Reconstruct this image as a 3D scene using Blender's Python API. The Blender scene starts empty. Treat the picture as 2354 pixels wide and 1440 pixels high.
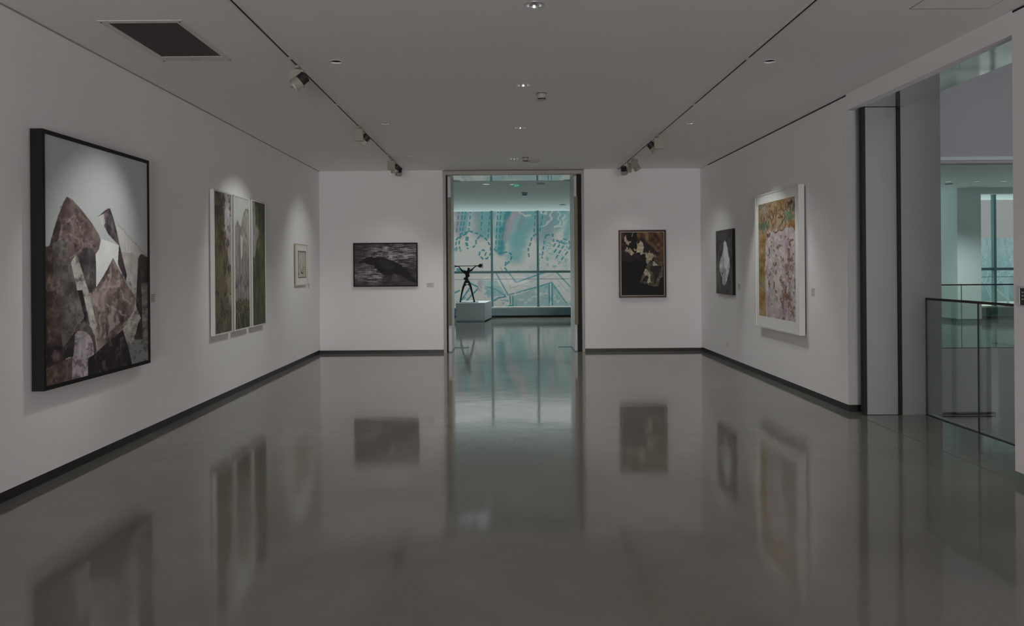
import bpy, bmesh, math, random
import numpy as np
from mathutils import Vector, Matrix, Euler

random.seed(7)
PI = math.pi
scene = bpy.context.scene
C = bpy.data.collections.new('gallery'); scene.collection.children.link(C)

# ------------------------------------------------------------------ camera, sky, sun, exposure
EYE = 1.55; FPX = 1700.0; CX, CY = 1155.0, 617.0; ROLL = 0.0078
cam = bpy.data.cameras.new('camera'); camo = bpy.data.objects.new('camera', cam); C.objects.link(camo)
camo.location = (0, 0, EYE); camo.rotation_euler = (PI/2, ROLL, 0)
cam.sensor_width = 36; cam.lens = FPX/2354*36
cam.shift_x = (2354/2-CX)/2354; cam.shift_y = (CY-1440/2)/2354
cam.clip_start = 0.05; cam.clip_end = 500
scene.camera = camo
vs = scene.view_settings
vs.view_transform = 'Standard'; vs.look = 'None'; vs.gamma = 1; vs.use_curve_mapping = False
vs.exposure = -1.66
scene.cycles.use_denoising = True
scene.cycles.max_bounces = 10; scene.cycles.diffuse_bounces = 6; scene.cycles.glossy_bounces = 4
scene.cycles.transparent_max_bounces = 16
scene.cycles.sample_clamp_indirect = 10
scene.cycles.caustics_reflective = False; scene.cycles.caustics_refractive = False

W = bpy.data.worlds.new('overcast_sky'); scene.world = W; W.use_nodes = True
nt = W.node_tree; nt.nodes.clear()
wo = nt.nodes.new('ShaderNodeOutputWorld'); bg = nt.nodes.new('ShaderNodeBackground')
tc = nt.nodes.new('ShaderNodeTexCoord'); sp = nt.nodes.new('ShaderNodeSeparateXYZ')
cr = nt.nodes.new('ShaderNodeValToRGB')
nt.links.new(tc.outputs['Generated'], sp.inputs[0]); nt.links.new(sp.outputs['Z'], cr.inputs[0])
nt.links.new(cr.outputs[0], bg.inputs[0]); nt.links.new(bg.outputs[0], wo.inputs[0])
SKY = 3.4                                           # brightness of the cloud cover at the zenith
e = cr.color_ramp.elements                          # an overcast sky: pale at the horizon, brighter overhead
e[0].position = 0.0; e[0].color = (.24, .245, .24, 1)
e[1].position = 1.0; e[1].color = (1.0, 1.0, .98, 1)
m1 = cr.color_ramp.elements.new(.10); m1.color = (.26, .265, .26, 1)
m2 = cr.color_ramp.elements.new(.19); m2.color = (.66, .68, .68, 1)
bg.inputs[1].default_value = SKY

def lamp(name, kind, loc, rot, energy, color, parent=None, **kw):
    l = bpy.data.lights.new(name, kind); l.energy = energy; l.color = color
    for k, v in kw.items(): setattr(l, k, v)
    o = bpy.data.objects.new(name, l); C.objects.link(o); o.location = loc
    if rot is not None: o.rotation_euler = rot
    if parent is not None: o.parent = parent
    return o

# thin cloud lets a soft sun through, high over the courtyard beyond the far windows
lamp('sun', 'SUN', (0, 30, 20), (math.radians(-38), 0, math.radians(14)), 10.5, (1, 1, .98), angle=math.radians(20))
# added fill light, low behind the camera, to lift ceiling and walls
lamp('rear_fill', 'AREA', (0.1, -10.5, .55), (PI/2+.55, 0, 0), 1900, (1, .975, .985), shape='RECTANGLE', size=4.0, size_y=.9)
# unseen beams added behind the camera to brighten the room, without fittings
for _x, _y in ((.3, 2.4), (.3, -1)):
    lamp('downlight_beam', 'SPOT', (_x, _y, 3.34), (0, 0, 0), 28, (1, .985, .96), spot_size=math.radians(115), spot_blend=.7, shadow_soft_size=.08)

# ------------------------------------------------------------------ photo measurements to metres
def ray(px, py):
    dx = px-CX; dy = CY-py
    return (dx+ROLL*dy)/FPX, (dy-ROLL*dx)/FPX        # x and z per metre of depth
def on_ceiling(px, py, z=3.36):
    a, b = ray(px, py); Y = (z-EYE)/b; return a*Y, Y
def on_depth(px, py, Y):
    a, b = ray(px, py); return a*Y, EYE+b*Y
def on_side(px, py, X):
    a, b = ray(px, py); Y = X/a; return Y, EYE+b*Y

# ------------------------------------------------------------------ materials
def mat(name, color, rough=.6, metal=0., spec=.5, emit=None, es=1., noise=None, bump=None):
    m = bpy.data.materials.new(name); m.use_nodes = True
    n = m.node_tree.nodes; L = m.node_tree.links; b = n['Principled BSDF']
    b.inputs['Base Color'].default_value = (*color, 1); b.inputs['Roughness'].default_value = rough
    b.inputs['Metallic'].default_value = metal; b.inputs['Specular IOR Level'].default_value = spec
    if emit: b.inputs['Emission Color'].default_value = (*emit, 1); b.inputs['Emission Strength'].default_value = es
    t = n.new('ShaderNodeTexCoord')
    nz = n.new('ShaderNodeTexNoise'); nz.inputs['Scale'].default_value = (noise or (20, .04))[0]; nz.inputs['Detail'].default_value = 5
    L.new(t.outputs['Object'], nz.inputs['Vector'])
    amp = (noise or (20, .04))[1]
    mr = n.new('ShaderNodeMapRange'); mr.inputs['To Min'].default_value = 1-amp; mr.inputs['To Max'].default_value = 1+amp
    mx = n.new('ShaderNodeVectorMath'); mx.operation = 'SCALE'; mx.inputs[0].default_value = color
    L.new(nz.outputs['Fac'], mr.inputs['Value']); L.new(mr.outputs[0], mx.inputs['Scale']); L.new(mx.outputs[0], b.inputs['Base Color'])
    if bump:
        n2 = n.new('ShaderNodeTexNoise'); n2.inputs['Scale'].default_value = bump[0]; n2.inputs['Detail'].default_value = 3
        bp = n.new('ShaderNodeBump'); bp.inputs['Strength'].default_value = bump[1]; bp.inputs['Distance'].default_value = bump[2]
        L.new(t.outputs['Object'], n2.inputs['Vector']); L.new(n2.outputs['Fac'], bp.inputs['Height']); L.new(bp.outputs[0], b.inputs['Normal'])
    return m

def floor_material():
    m = bpy.data.materials.new('polished_concrete'); m.use_nodes = True
    n = m.node_tree.nodes; L = m.node_tree.links; b = n['Principled BSDF']
    t = n.new('ShaderNodeTexCoord')
    def noise(scale, detail, sc=(1, 1, 1), dist=0):
        mp = n.new('ShaderNodeMapping'); mp.inputs['Scale'].default_value = sc; L.new(t.outputs['Object'], mp.inputs[0])
        z = n.new('ShaderNodeTexNoise'); z.inputs['Scale'].default_value = scale; z.inputs['Detail'].default_value = detail
        z.inputs['Distortion'].default_value = dist; L.new(mp.outputs[0], z.inputs['Vector']); return z.outputs['Fac']
    r = n.new('ShaderNodeValToRGB'); r.color_ramp.elements[0].position = .3; r.color_ramp.elements[1].position = .72
    r.color_ramp.elements[0].color = (.165, .158, .137, 1); r.color_ramp.elements[1].color = (.220, .212, .188, 1)
    L.new(noise(.9, 8, dist=.6), r.inputs[0])
    g = n.new('ShaderNodeValToRGB'); g.color_ramp.elements[0].position = .35; g.color_ramp.elements[1].position = .6
    g.color_ramp.elements[0].color = (.93, .93, .93, 1); g.color_ramp.elements[1].color = (1.04, 1.04, 1.04, 1)
    L.new(noise(140, 3), g.inputs[0])
    mu = n.new('ShaderNodeMix'); mu.data_type = 'RGBA'; mu.blend_type = 'MULTIPLY'; mu.inputs[0].default_value = 1
    L.new(r.outputs[0], mu.inputs[6]); L.new(g.outputs[0], mu.inputs[7]); L.new(mu.outputs[2], b.inputs['Base Color'])
    rr = n.new('ShaderNodeMapRange'); rr.inputs['To Min'].default_value = .035; rr.inputs['To Max'].default_value = .12
    L.new(noise(2.3, 5), rr.inputs['Value']); L.new(rr.outputs[0], b.inputs['Roughness'])
    b.inputs['IOR'].default_value = 1.72
    b1 = n.new('ShaderNodeBump'); b1.inputs['Strength'].default_value = 1; b1.inputs['Distance'].default_value = .0021
    L.new(noise(1.0, 1.5), b1.inputs['Height'])
    b2 = n.new('ShaderNodeBump'); b2.inputs['Strength'].default_value = 1; b2.inputs['Distance'].default_value = .0009
    L.new(noise(3.2, 2.5, (.8, 1, 1)), b2.inputs['Height']); L.new(b1.outputs[0], b2.inputs['Normal']); L.new(b2.outputs[0], b.inputs['Normal'])
    return m

def glass_material(name, tint, refl=1.0):
    m = bpy.data.materials.new(name); m.use_nodes = True
    n = m.node_tree.nodes; L = m.node_tree.links; n.clear()
    o = n.new('ShaderNodeOutputMaterial'); mx = n.new('ShaderNodeMixShader'); tr = n.new('ShaderNodeBsdfTransparent')
    gl = n.new('ShaderNodeBsdfGlossy'); fr = n.new('ShaderNodeFresnel'); ml = n.new('ShaderNodeMath'); ml.operation = 'MULTIPLY'
    tr.inputs[0].default_value = (*tint, 1); gl.inputs['Roughness'].default_value = .01; fr.inputs[0].default_value = 1.45
    ml.inputs[1].default_value = refl; L.new(fr.outputs[0], ml.inputs[0]); L.new(ml.outputs[0], mx.inputs[0])
    L.new(tr.outputs[0], mx.inputs[1]); L.new(gl.outputs[0], mx.inputs[2]); L.new(mx.outputs[0], o.inputs[0])
    return m

def paint_material(name, rough=.55, bump=.0008, bs=90, spec=.3):
    m = bpy.data.materials.new(name); m.use_nodes = True
    n = m.node_tree.nodes; L = m.node_tree.links; b = n['Principled BSDF']
    a = n.new('ShaderNodeVertexColor'); a.layer_name = 'paint'
    t = n.new('ShaderNodeTexCoord'); z = n.new('ShaderNodeTexNoise'); z.inputs['Scale'].default_value = bs; z.inputs['Detail'].default_value = 4
    L.new(t.outputs['Object'], z.inputs['Vector'])
    mr = n.new('ShaderNodeMapRange'); mr.inputs['To Min'].default_value = .86; mr.inputs['To Max'].default_value = 1.14
    L.new(z.outputs['Fac'], mr.inputs['Value'])
    mx = n.new('ShaderNodeVectorMath'); mx.operation = 'SCALE'; L.new(a.outputs['Color'], mx.inputs[0]); L.new(mr.outputs[0], mx.inputs['Scale'])
    L.new(mx.outputs[0], b.inputs['Base Color'])
    bp = n.new('ShaderNodeBump'); bp.inputs['Distance'].default_value = bump; L.new(z.outputs['Fac'], bp.inputs['Height']); L.new(bp.outputs[0], b.inputs['Normal'])
    b.inputs['Roughness'].default_value = rough; b.inputs['Specular IOR Level'].default_value = spec
    return m

M = dict(
    **{'return': mat('grey_return_paint', (.50, .51, .49), .8, spec=.2)},
    wall=mat('white_wall_paint', (.90, .885, .885), .85, spec=.2, noise=(3, .012), bump=(220, .15, .0006)),
    ceil=mat('white_ceiling_paint', (.94, .92, .91), .9, spec=.15, noise=(1.5, .012)),
    cool=mat('cool_white_paint', (.77, .88, .88), .85, spec=.2, noise=(3, .012)),
    atrium=mat('grey_atrium_paint', (.54, .54, .565), .85, spec=.2, noise=(2, .015)),
    pier=mat('grey_pier_paint', (.37, .375, .37), .7, spec=.25, noise=(2, .015)),
    floor=floor_material(),
    black=mat('black_skirting', (.018, .016, .016), .45, noise=(6, .3)),
    rubber=mat('black_rubber_seal', (.012, .012, .012), .7),
    mirror=mat('polished_aluminium_soffit', (.82, .83, .82), .055, metal=.85, noise=(2, .01), bump=(2.0, .3, .002)),
    frame_metal=mat('beige_door_frame', (.42, .40, .37), .45, noise=(8, .03)),
    leaf=mat('door_leaf_white', (.66, .66, .68), .4),
    brass=mat('aged_brass', (.17, .145, .095), .5, metal=.25, noise=(14, .25)),
    teal_metal=mat('dark_teal_window_metal', (.16, .30, .32), .5),
    sill=mat('teal_window_sill', (.07, .17, .19), .35, noise=(2, .12)),
    glass=glass_material('window_glass', (.95, .99, .99), .02),
    rail_glass=glass_material('green_railing_glass', (.91, .955, .92), .5),
    rail_dark=mat('dark_handrail', (.045, .035, .035), .35, metal=.4),
    track=mat('white_track_enamel', (.80, .78, .76), .4), slot=mat('black_track_slot', (.01, .01, .01), .8),
    lampbody=mat('cream_lamp_enamel', (.34, .325, .265), .45, noise=(40, .04)), fins=mat('dark_brown_heat_sink', (.045, .030, .032), .5),
    lens=mat('lamp_lens', (.9, .9, .9), .3, emit=(1, .97, .92), es=1.0),
    silver=mat('silver_reflector', (.75, .75, .75), .2, metal=.9), cup=mat('white_lamp_cup', (.75, .73, .72), .5), dark=mat('dark_recess', (.03, .027, .026), .8),
    vent=mat('white_vent_enamel', (.78, .77, .72), .5), slat=mat('dark_brown_vent_slats', (.13, .10, .105), .55),
    detector=mat('cream_detector_plastic', (.46, .445, .41), .5), gap=mat('brown_shadow_gap', (.40, .37, .32), .9),
    label=mat('caption_card', (.72, .71, .70), .6), ink=mat('grey_caption_ink', (.33, .32, .31), .8),
    blackframe=mat('black_frame_lacquer', (.010, .009, .009), .6, spec=.25), darkred=mat('dark_red_brown_frame', (.040, .014, .012), .3, noise=(30, .3)),
    gold=mat('gold_fillet', (.62, .48, .32), .35, metal=.5), whiteframe=mat('white_frame_lacquer', (.74, .74, .72), .4),
    cream=mat('cream_wood_frame', (.66, .60, .47), .5, noise=(25, .08)), mount=mat('white_mount_board', (.83, .83, .80), .8), brown=mat('brown_frame_line', (.17, .12, .08), .6),
    plinth=mat('grey_white_plinth_paint', (.52, .57, .60), .7), bronze=mat('dark_bronze', (.015, .018, .018), .45, metal=.5, noise=(30, .5), bump=(60, .5, .004)),
    exit=mat('green_exit_light', (.02, .3, .2), .4, emit=(.02, 1.0, .7), es=.30), exitw=mat('exit_sign_letters', (.8, .9, .9), .4, emit=(.6, 1, .85), es=.8),
    signwhite=mat('white_sign_frame', (.62, .60, .59), .4), signblack=mat('black_sign_panel', (.012, .01, .012), .3),
    ground=mat('pale_courtyard_paving', (.68, .72, .72), .8), bark=mat('pale_teal_bark', (.22, .33, .34), .8),
    joint=mat('floor_joint_line', (.12, .115, .10), .5),
)

# ------------------------------------------------------------------ geometry helpers
class MB:
    def __init__(s): s.v = []; s.f = []
    def add(s, vs, fs):
        k = len(s.v); s.v += [tuple(v) for v in vs]; s.f += [tuple(i+k for i in f) for f in fs]; return s
    def box(s, x0, x1, y0, y1, z0, z1, mtx=None):
        vs = [Vector((x, y, z)) for z in (z0, z1) for y in (y0, y1) for x in (x0, x1)]
        if mtx: vs = [mtx @ v for v in vs]
        return s.add(vs, [(0, 2, 3, 1), (4, 5, 7, 6), (0, 1, 5, 4), (2, 6, 7, 3), (0, 4, 6, 2), (1, 3, 7, 5)])
    def prism(s, pts, z0, z1):
        n = len(pts); vs = [(x, y, z0) for x, y in pts]+[(x, y, z1) for x, y in pts]
        return s.add(vs, [tuple(range(n))[::-1], tuple(range(n, 2*n))]+[(i, (i+1) % n, n+(i+1) % n, n+i) for i in range(n)])
    def ring(s, x0, x1, z0, z1, t, y0, y1):            # picture-frame ring in the xz plane, mitred
        o = [(x0, z0), (x1, z0), (x1, z1), (x0, z1)]; i = [(x0+t, z0+t), (x1-t, z0+t), (x1-t, z1-t), (x0+t, z1-t)]
        vs = [(x, y, z) for y in (y0, y1) for q in (o, i) for x, z in q]   # 0-3 o,4-7 i at y0; 8-11 o, 12-15 i at y1
        fs = []
        for k in range(4):
            j = (k+1) % 4
            fs += [(k, j, 4+j, 4+k), (8+k, 12+k, 12+j, 8+j), (k, 8+k, 8+j, j), (4+k, 4+j, 12+j, 12+k)]
        return s.add(vs, fs)
    def tube(s, p0, p1, r0, r1=None, n=12):
        p0 = Vector(p0); p1 = Vector(p1); r1 = r0 if r1 is None else r1
        d = (p1-p0).normalized(); a = d.orthogonal().normalized(); b = d.cross(a)
        vs = [p+(a*math.cos(2*PI*i/n)+b*math.sin(2*PI*i/n))*r for p, r in ((p0, r0), (p1, r1)) for i in range(n)]
        return s.add(vs, [(i, (i+1) % n, n+(i+1) % n, n+i) for i in range(n)]+[tuple(range(n))[::-1], tuple(range(n, 2*n))])
    def lathe(s, prof, n=32, mtx=None, close=False):   # prof: (r, z) list around z
        vs = [Vector((r*math.cos(2*PI*i/n), r*math.sin(2*PI*i/n), z)) for r, z in prof for i in range(n)]
        if mtx: vs = [mtx @ v for v in vs]
        fs = [(k*n+i, k*n+(i+1) % n, (k+1)*n+(i+1) % n, (k+1)*n+i) for k in range(len(prof)-1) for i in range(n)]
        return s.add(vs, fs)
    def ball(s, c, r, sc=(1, 1, 1), n=10):
        prof = [(max(1e-4, math.sin(PI*k/n)), -math.cos(PI*k/n)) for k in range(n+1)]
        m = Matrix.Translation(c) @ Matrix.Diagonal((r*sc[0], r*sc[1], r*sc[2], 1))
        return s.lathe(prof, 2*n, m)
    def build(s, name, m, parent=None, smooth=False, bevel=0):
        me = bpy.data.meshes.new(name); me.from_pydata(s.v, [], s.f); me.validate(); me.update()
        me.materials.append(m)
        if smooth:
            me.shade_smooth()
            try: me.set_sharp_from_angle(angle=math.radians(40))
            except Exception: pass
        o = bpy.data.objects.new(name, me); C.objects.link(o)
        if parent is not None: o.parent = parent
        if bevel:
            b = o.modifiers.new('bevel', 'BEVEL'); b.width = bevel; b.segments = 2; b.limit_method = 'ANGLE'
        return o

def tag(o, label=None, cat=None, group=None, kind=None):
    if label: o['label'] = label
    if cat: o['category'] = cat
    if group: o['group'] = group
    if kind: o['kind'] = kind
    return o
def thing(name, label, cat, loc, rz=0, group=None):
    o = bpy.data.objects.new(name, None); C.objects.link(o); o.location = loc; o.rotation_euler = (0, 0, rz)
    o.empty_display_size = .1
    return tag(o, label, cat, group)
def struct(name, mb, m, label, cat, parent=None, bevel=0):
    return tag(mb.build(name, m, parent, bevel=bevel), label, cat, kind='structure')
def copy_tree(o, parent=None):
    c = o.copy(); C.objects.link(c)
    if parent is not None: c.parent = parent
    for ch in list(o.children): copy_tree(ch, c)
    return c

# ------------------------------------------------------------------ the room shell
H = 3.36; XL, XR, YF = -3.36, 3.65, 13.6
ZO = 3.19                                              # underside of the beam over the side opening
struct('floor', MB().box(XL-.3, 4.45, -11.3, 13.72, -.3, 0).box(-9.2, 20, 13.72, 23.5, -.3, 0), M['floor'],
       'polished grey concrete floor running through the gallery and the far halls', 'floor')
struct('wall_left', MB().box(XL-.3, XL, -11.3, YF, .075, 3.9), M['wall'], 'long white left wall hung with the tall dark framed painting', 'wall')
struct('wall_far_left', MB().box(XL-.3, -1.03, YF, 14.45, .06, 3.9), M['wall'], 'white end wall left of the doorway behind the bird picture', 'wall')
struct('wall_far_right', MB().box(1.46, XR+.3, YF, 14.45, .06, 3.9), M['wall'], 'white end wall right of the doorway behind the dark abstract picture', 'wall')
struct('wall_header', MB().box(-1.03, 1.46, YF+.005, 14.45, 3.275, 3.9), M['wall'], 'narrow white wall strip above the central doorway', 'wall')
struct('wall_right', MB().box(XR, 3.80, 7.83, YF, .075, H-.018).box(XR+.02, 3.80, 7.83, YF, H-.018, 3.9), M['wall'], 'white right wall carrying the large white framed painting', 'wall')
struct('wall_right_near', MB().box(XR, 4.30, -11.3, 5.28, .075, H-.018).box(XR+.02, 4.30, -11.3, 5.28, H-.018, 7), M['wall'], 'near end of the right wall with the small black sign', 'wall')
struct('wall_beam', MB().box(XR, XR+.09, 5.28, 7.83, ZO, 3.9), M['wall'], 'white beam over the tall side opening on the right', 'beam')
struct('wall_back', MB().box(XL-.3, 4.3, -11.5, -11.3, -.3, 3.9), M['wall'], 'back wall of the gallery behind the viewer', 'wall')
# ceiling with real recesses for its fittings
DL_SILVER = [on_ceiling(*p) for p in ((1228, 11), (1203, 195.5), (1196, 294), (1182, 365.5))]
DL_WHITE = [on_ceiling(*p) for p in ((773, 142), (886, 283.5), (945, 358.5), (1016, 389.5), (1769, 141), (1586, 282.5), (1489, 357))]
VC = [on_ceiling(*p) for p in ((247.6, 53.5), (407, 50.6), (508.3, 128.5), (375.3, 129.8))]
vx0 = (VC[0][0]+VC[3][0])/2; vx1 = (VC[1][0]+VC[2][0])/2; vy0 = (VC[0][1]+VC[1][1])/2; vy1 = (VC[2][1]+VC[3][1])/2
def ceiling_mesh():
    bmx = bmesh.new()
    x0, x1, y0, y1 = XL, 3.67, -11.3, YF
    outer = [bmx.verts.new((x, y, H)) for x, y in ((x0, y0), (x1, y0), (x1, y1), (x0, y1))]
    loops = [[bmx.edges.new((outer[i], outer[(i+1) % 4])) for i in range(4)]]
    def hole(pts):
        v = [bmx.verts.new((x, y, H)) for x, y in pts]
        loops.append([bmx.edges.new((v[i], v[(i+1) % len(v)])) for i in range(len(v))]); return v
    hs = []
    for (x, y) in DL_SILVER: hs.append(hole([(x+.062*math.cos(a*PI/14), y+.062*math.sin(a*PI/14)) for a in range(28)]))
    for (x, y) in DL_WHITE: hs.append(hole([(x+.056*math.cos(a*PI/14), y+.056*math.sin(a*PI/14)) for a in range(28)]))
    hs.append(hole([(vx0, vy0), (vx1, vy0), (vx1, vy1), (vx0, vy1)]))
    bmesh.ops.triangle_fill(bmx, use_beauty=True, use_dissolve=False, edges=[e for l in loops for e in l])
    top = [bmx.verts.new((v.co.x, v.co.y, 3.9)) for v in outer]
    bmx.faces.new(top)
    me = bpy.data.meshes.new('ceiling'); bmx.to_mesh(me); bmx.free(); me.materials.append(M['ceil'])
    o = bpy.data.objects.new('ceiling', me); C.objects.link(o)
    return tag(o, 'flat white gallery ceiling with tracks and recessed fittings', 'ceiling', kind='structure')
ceiling_mesh()
# skirting, set back under the plaster
def trim(n, mb, m, label, cat='trim'): return struct(n, mb, m, label, cat)
trim('baseboard_left', MB().box(XL-.3, XL-.012, -11.3, YF, 0, .075), M['black'], 'black recessed skirting along the left wall', 'skirting')
trim('baseboard_far_left', MB().box(XL-.3, -1.088, YF+.012, 14.4, 0, .06), M['black'], 'black skirting under the end wall left of the doorway', 'skirting')
trim('baseboard_far_right', MB().box(1.512, XR+.1, YF+.012, 14.4, 0, .06), M['black'], 'black skirting under the end wall right of the doorway', 'skirting')
trim('baseboard_right', MB().box(XR+.012, 3.79, 7.84, YF, 0, .075), M['black'], 'black skirting along the right wall as far as the opening', 'skirting')
trim('baseboard_right_near', MB().box(XR+.012, 4.29, -11.3, 5.18, 0, .075), M['black'], 'black skirting at the near end of the right wall', 'skirting')
trim('trim_1', MB().box(XR+.004, XR+.02, 7.72, 13.1, H-.018, H-.0005), M['rubber'], 'dark shadow gap along the top of the right wall')
trim('trim_2', MB().box(XR+.004, XR+.02, -11, 5.5, H-.018, H-.0005), M['rubber'], 'dark shadow gap at the top right corner over the near wall')
trim('trim_3', MB().box(XL, XL+.009, -11, YF, H-.009, H-.0005), M['gap'], 'thin brown joint where the left wall meets the ceiling')
trim('trim_4', MB().box(XR-.005, XR+.003, 5.28, 7.7, 0, .0012), M['joint'], 'fine floor joint crossing the side opening')

# side opening: folded partition panels, pier, soffit
def panel(n, x0, x1, label):
    t = tag(thing(n, label, 'partition panel', ((x0+x1)/2, 7.65, 0)), kind='structure')
    w = (x1-x0)/2
    MB().box(-w+.036, w, 0, .05, .004, ZO-.004).build('panel_face', M['pier'], t, bevel=.002)
    MB().box(-w, -w+.036, -.012, .05, .004, ZO-.004).build('rubber_seal', M['rubber'], t)
    return t
panel('door_1', 3.722, 4.083, 'folded grey partition panel nearest the right wall, black seal on its left edge')
trim('trim_5', MB().box(4.083, 4.120, 7.635, 7.70, .004, ZO), M['rubber'], 'black vertical seal between partition panel and grey pier')
trim('trim_6', MB().box(3.652, 3.80, 7.822, 7.831, .075, ZO), M['return'], 'narrow grey wall return beside the partition seal')
struct('wall_pier', MB().box(4.12, 4.54, 7.65, 13.7, -5, 7).box(3.80, 4.12, 7.72, 13.6, 0, 7), M['pier'], 'grey pier between the gallery and the atrium', 'wall')
struct('wall_soffit', MB().box(XR+.09, 4.155, 5.28, 7.83, ZO, 3.4), M['mirror'], 'mirror polished soffit above the side opening', 'soffit')
struct('wall_soffit_back', MB().box(XR+.09, 4.15, 5.28, 7.65, 3.4, 7), M['pier'], 'grey wall above the side opening towards the atrium', 'wall')

trim('trim_13', MB().box(4.395, 4.452, 5.28, 7.65, -.02, .004), M['return'], 'pale concrete edge of the floor just beyond the glass railing')

# atrium
struct('wall_atrium_far', MB().box(4.54, 16, 13.695, 13.95, -5, -.004).box(4.54, 16, 13.7, 13.95, 3.55, 7), M['atrium'], 'grey far wall of the atrium around the wide upper opening', 'wall')
struct('trim_7', MB().box(4.54, 16, 13.69, 13.95, 3.485, 3.55), M['cool'], 'pale strip over the upper opening across the atrium', 'trim')
struct('trim_8', MB().box(4.54, 16, 13.70, 13.95, 3.43, 3.485), M['atrium'], 'grey strip over the upper opening across the atrium', 'trim')
struct('wall_atrium_right', MB().box(16, 16.2, -4, 13.95, -5, 7), M['atrium'], 'right wall of the atrium', 'wall')
struct('wall_atrium_near', MB().box(4.3, 16, -4.2, -4, -5, 7).box(4.3, 4.45, -4, 7.65, -5, -.3), M['atrium'], 'near wall of the atrium', 'wall')
struct('floor_atrium', MB().box(4.3, 16, -4, 13.95, -5.2, -5), M['atrium'], 'lower floor of the atrium', 'floor')
struct('ceiling_atrium', MB().box(4.3, 16, -4, 1, 7, 7.2).box(4.3, 16, 11.5, 13.95, 7, 7.2).box(4.3, 6.5, 1, 11.5, 7, 7.2).box(13.2, 16, 1, 11.5, 7, 7.2), M['atrium'], 'unseen atrium ceiling around a roof opening added for daylight', 'ceiling')  # unseen roof opening, added and sized to light the atrium
g = tag(thing('wall_grille', 'long dark linear grille low on the atrium wall seen through the glass', 'grille', (8.7, 13.69, -1.23)), None)
MB().box(-1.2, .40, -.02, .01, -.04, .045).build('grille_frame', M['dark'], g)
MB().box(-1.19, .39, -.03, -.02, -.012, .004).build('grille_bar', M['pier'], g)

# far hall shell
struct('wall_hall_left', MB().box(-9.2, -9, 13.7, 23.5, 0, 3.9), M['cool'], 'left wall of the bright hall beyond the doorway', 'wall')
struct('wall_hall_south', MB().box(-9, -3.66, 13.7, 14.45, 0, 3.9).box(3.95, 4.54, 13.7, 14.45, 0, 3.9), M['cool'], 'near wall of the bright hall', 'wall')
struct('wall_hall_divider', MB().box(7.3, 7.5, 16, 23.4, 0, 3.9), M['cool'], 'white divider wall between the two bright halls', 'wall')
struct('ceiling_hall', MB().box(-9, 7.3, 14.45, 23.5, H, 3.9), M['cool'], 'bright ceiling of the hall beyond the doorway', 'ceiling')
struct('ceiling_side_hall', MB().box(7.3, 20, 13.95, 23.5, 3.6, 3.9).box(4.54, 7.3, 13.95, 14.45, 3.6, 3.9), M['cool'], 'pale ceiling of the hall across the atrium', 'ceiling')
struct('wall_hall_right', MB().box(20, 20.2, 13.7, 23.5, 0, 3.9), M['cool'], 'right end wall of the hall across the atrium', 'wall')
struct('wall_column', MB().box(12.22, 12.86, 19.86, 21.3, .09, 3.6).box(12.86, 20, 19.86, 20.1, 3.45, 3.6), M['cool'], 'square white column and lintel in the hall across the atrium', 'column')
trim('baseboard_column', MB().box(12.24, 12.85, 19.88, 21.3, 0, .09), M['teal_metal'], 'dark skirting around the square white column', 'skirting')

def window_wall(n, x0, x1, y, mull, zb, zt, zrail, label):
    t = tag(thing(n, label, 'window', ((x0+x1)/2, y, 0)), kind='structure'); ox = (x0+x1)/2
    ws = MB().box(x0-ox, x1-ox, -.02, .1, .055, zb-.03).build('window_sill', M['sill'], t)
    MB().box(x0-ox, x1-ox, .0, .1, 0, .055).build('skirting', M['rubber'], t)
    MB().box(x0-ox, x1-ox, -.04, .1, zb-.03, zb+.012).build('sill_top', M['cup'], ws)
    for mx_ in mull: MB().box(mx_-ox-.034, mx_-ox+.034, -.03, .1, zb-.0, zt).build('mullion', M['teal_metal'], t)
    MB().box(x0-ox, x1-ox, -.01, .08, zrail-.04, zrail+.036).build('transom', M['teal_metal'], t)
    MB().box(x0-ox, x1-ox, -.012, -.002, zrail-.235, zrail-.222).build('glass_edge_bar', M['teal_metal'], t)
    e = [x0]+list(mull)+[x1]
    for a, b in zip(e[:-1], e[1:]): MB().box(a-ox+.03, b-ox-.03, .045, .055, zb+.012, zt).build('window_pane', M['glass'], t)
    return t
mull = [-.33+1.45*k for k in range(-6, 6)]
window_wall('window_1', -9, 7.3, 23.35, mull, .32, H, 1.43, 'long teal framed window wall of the far hall, seen through the doorway')
window_wall('window_2', 7.5, 20, 21.3, [8.9, 10.3, 11.6, 14.18, 15.6, 17, 18.4], .34, 3.6, 1.42, 'teal framed window of the hall across the atrium')

# ------------------------------------------------------------------ central doorway
ft = tag(thing('door_2', 'tall central double doorway with beige frame, standing open', 'doorway', (.215, YF, 0)), kind='structure')
ox = .215
MB().box(-1.087-ox, -1.03-ox, -.012, .05, 0, 3.345).box(1.46-ox, 1.51-ox, -.012, .05, 0, 3.345).box(-1.03-ox, 1.46-ox, -.012, .05, 3.275, 3.345).build('door_frame', M['frame_metal'], ft, bevel=.003)
MB().box(-1.087-ox, 1.51-ox, -.006, .05, 3.345, 3.359).build('frame_shadow_line', M['brown'], ft)
MB().box(-1.03-ox, -1.004-ox, .03, .84, .003, 3.27).build('dark_pocket', M['rubber'], ft)
MB().box(1.378-ox, 1.46-ox, .06, .84, .003, 3.27).build('dark_pocket', M['rubber'], ft)
MB().box(-1.004-ox, 1.378-ox, .03, .87, 3.262, 3.272).build('polished_soffit', M['mirror'], ft)
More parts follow.
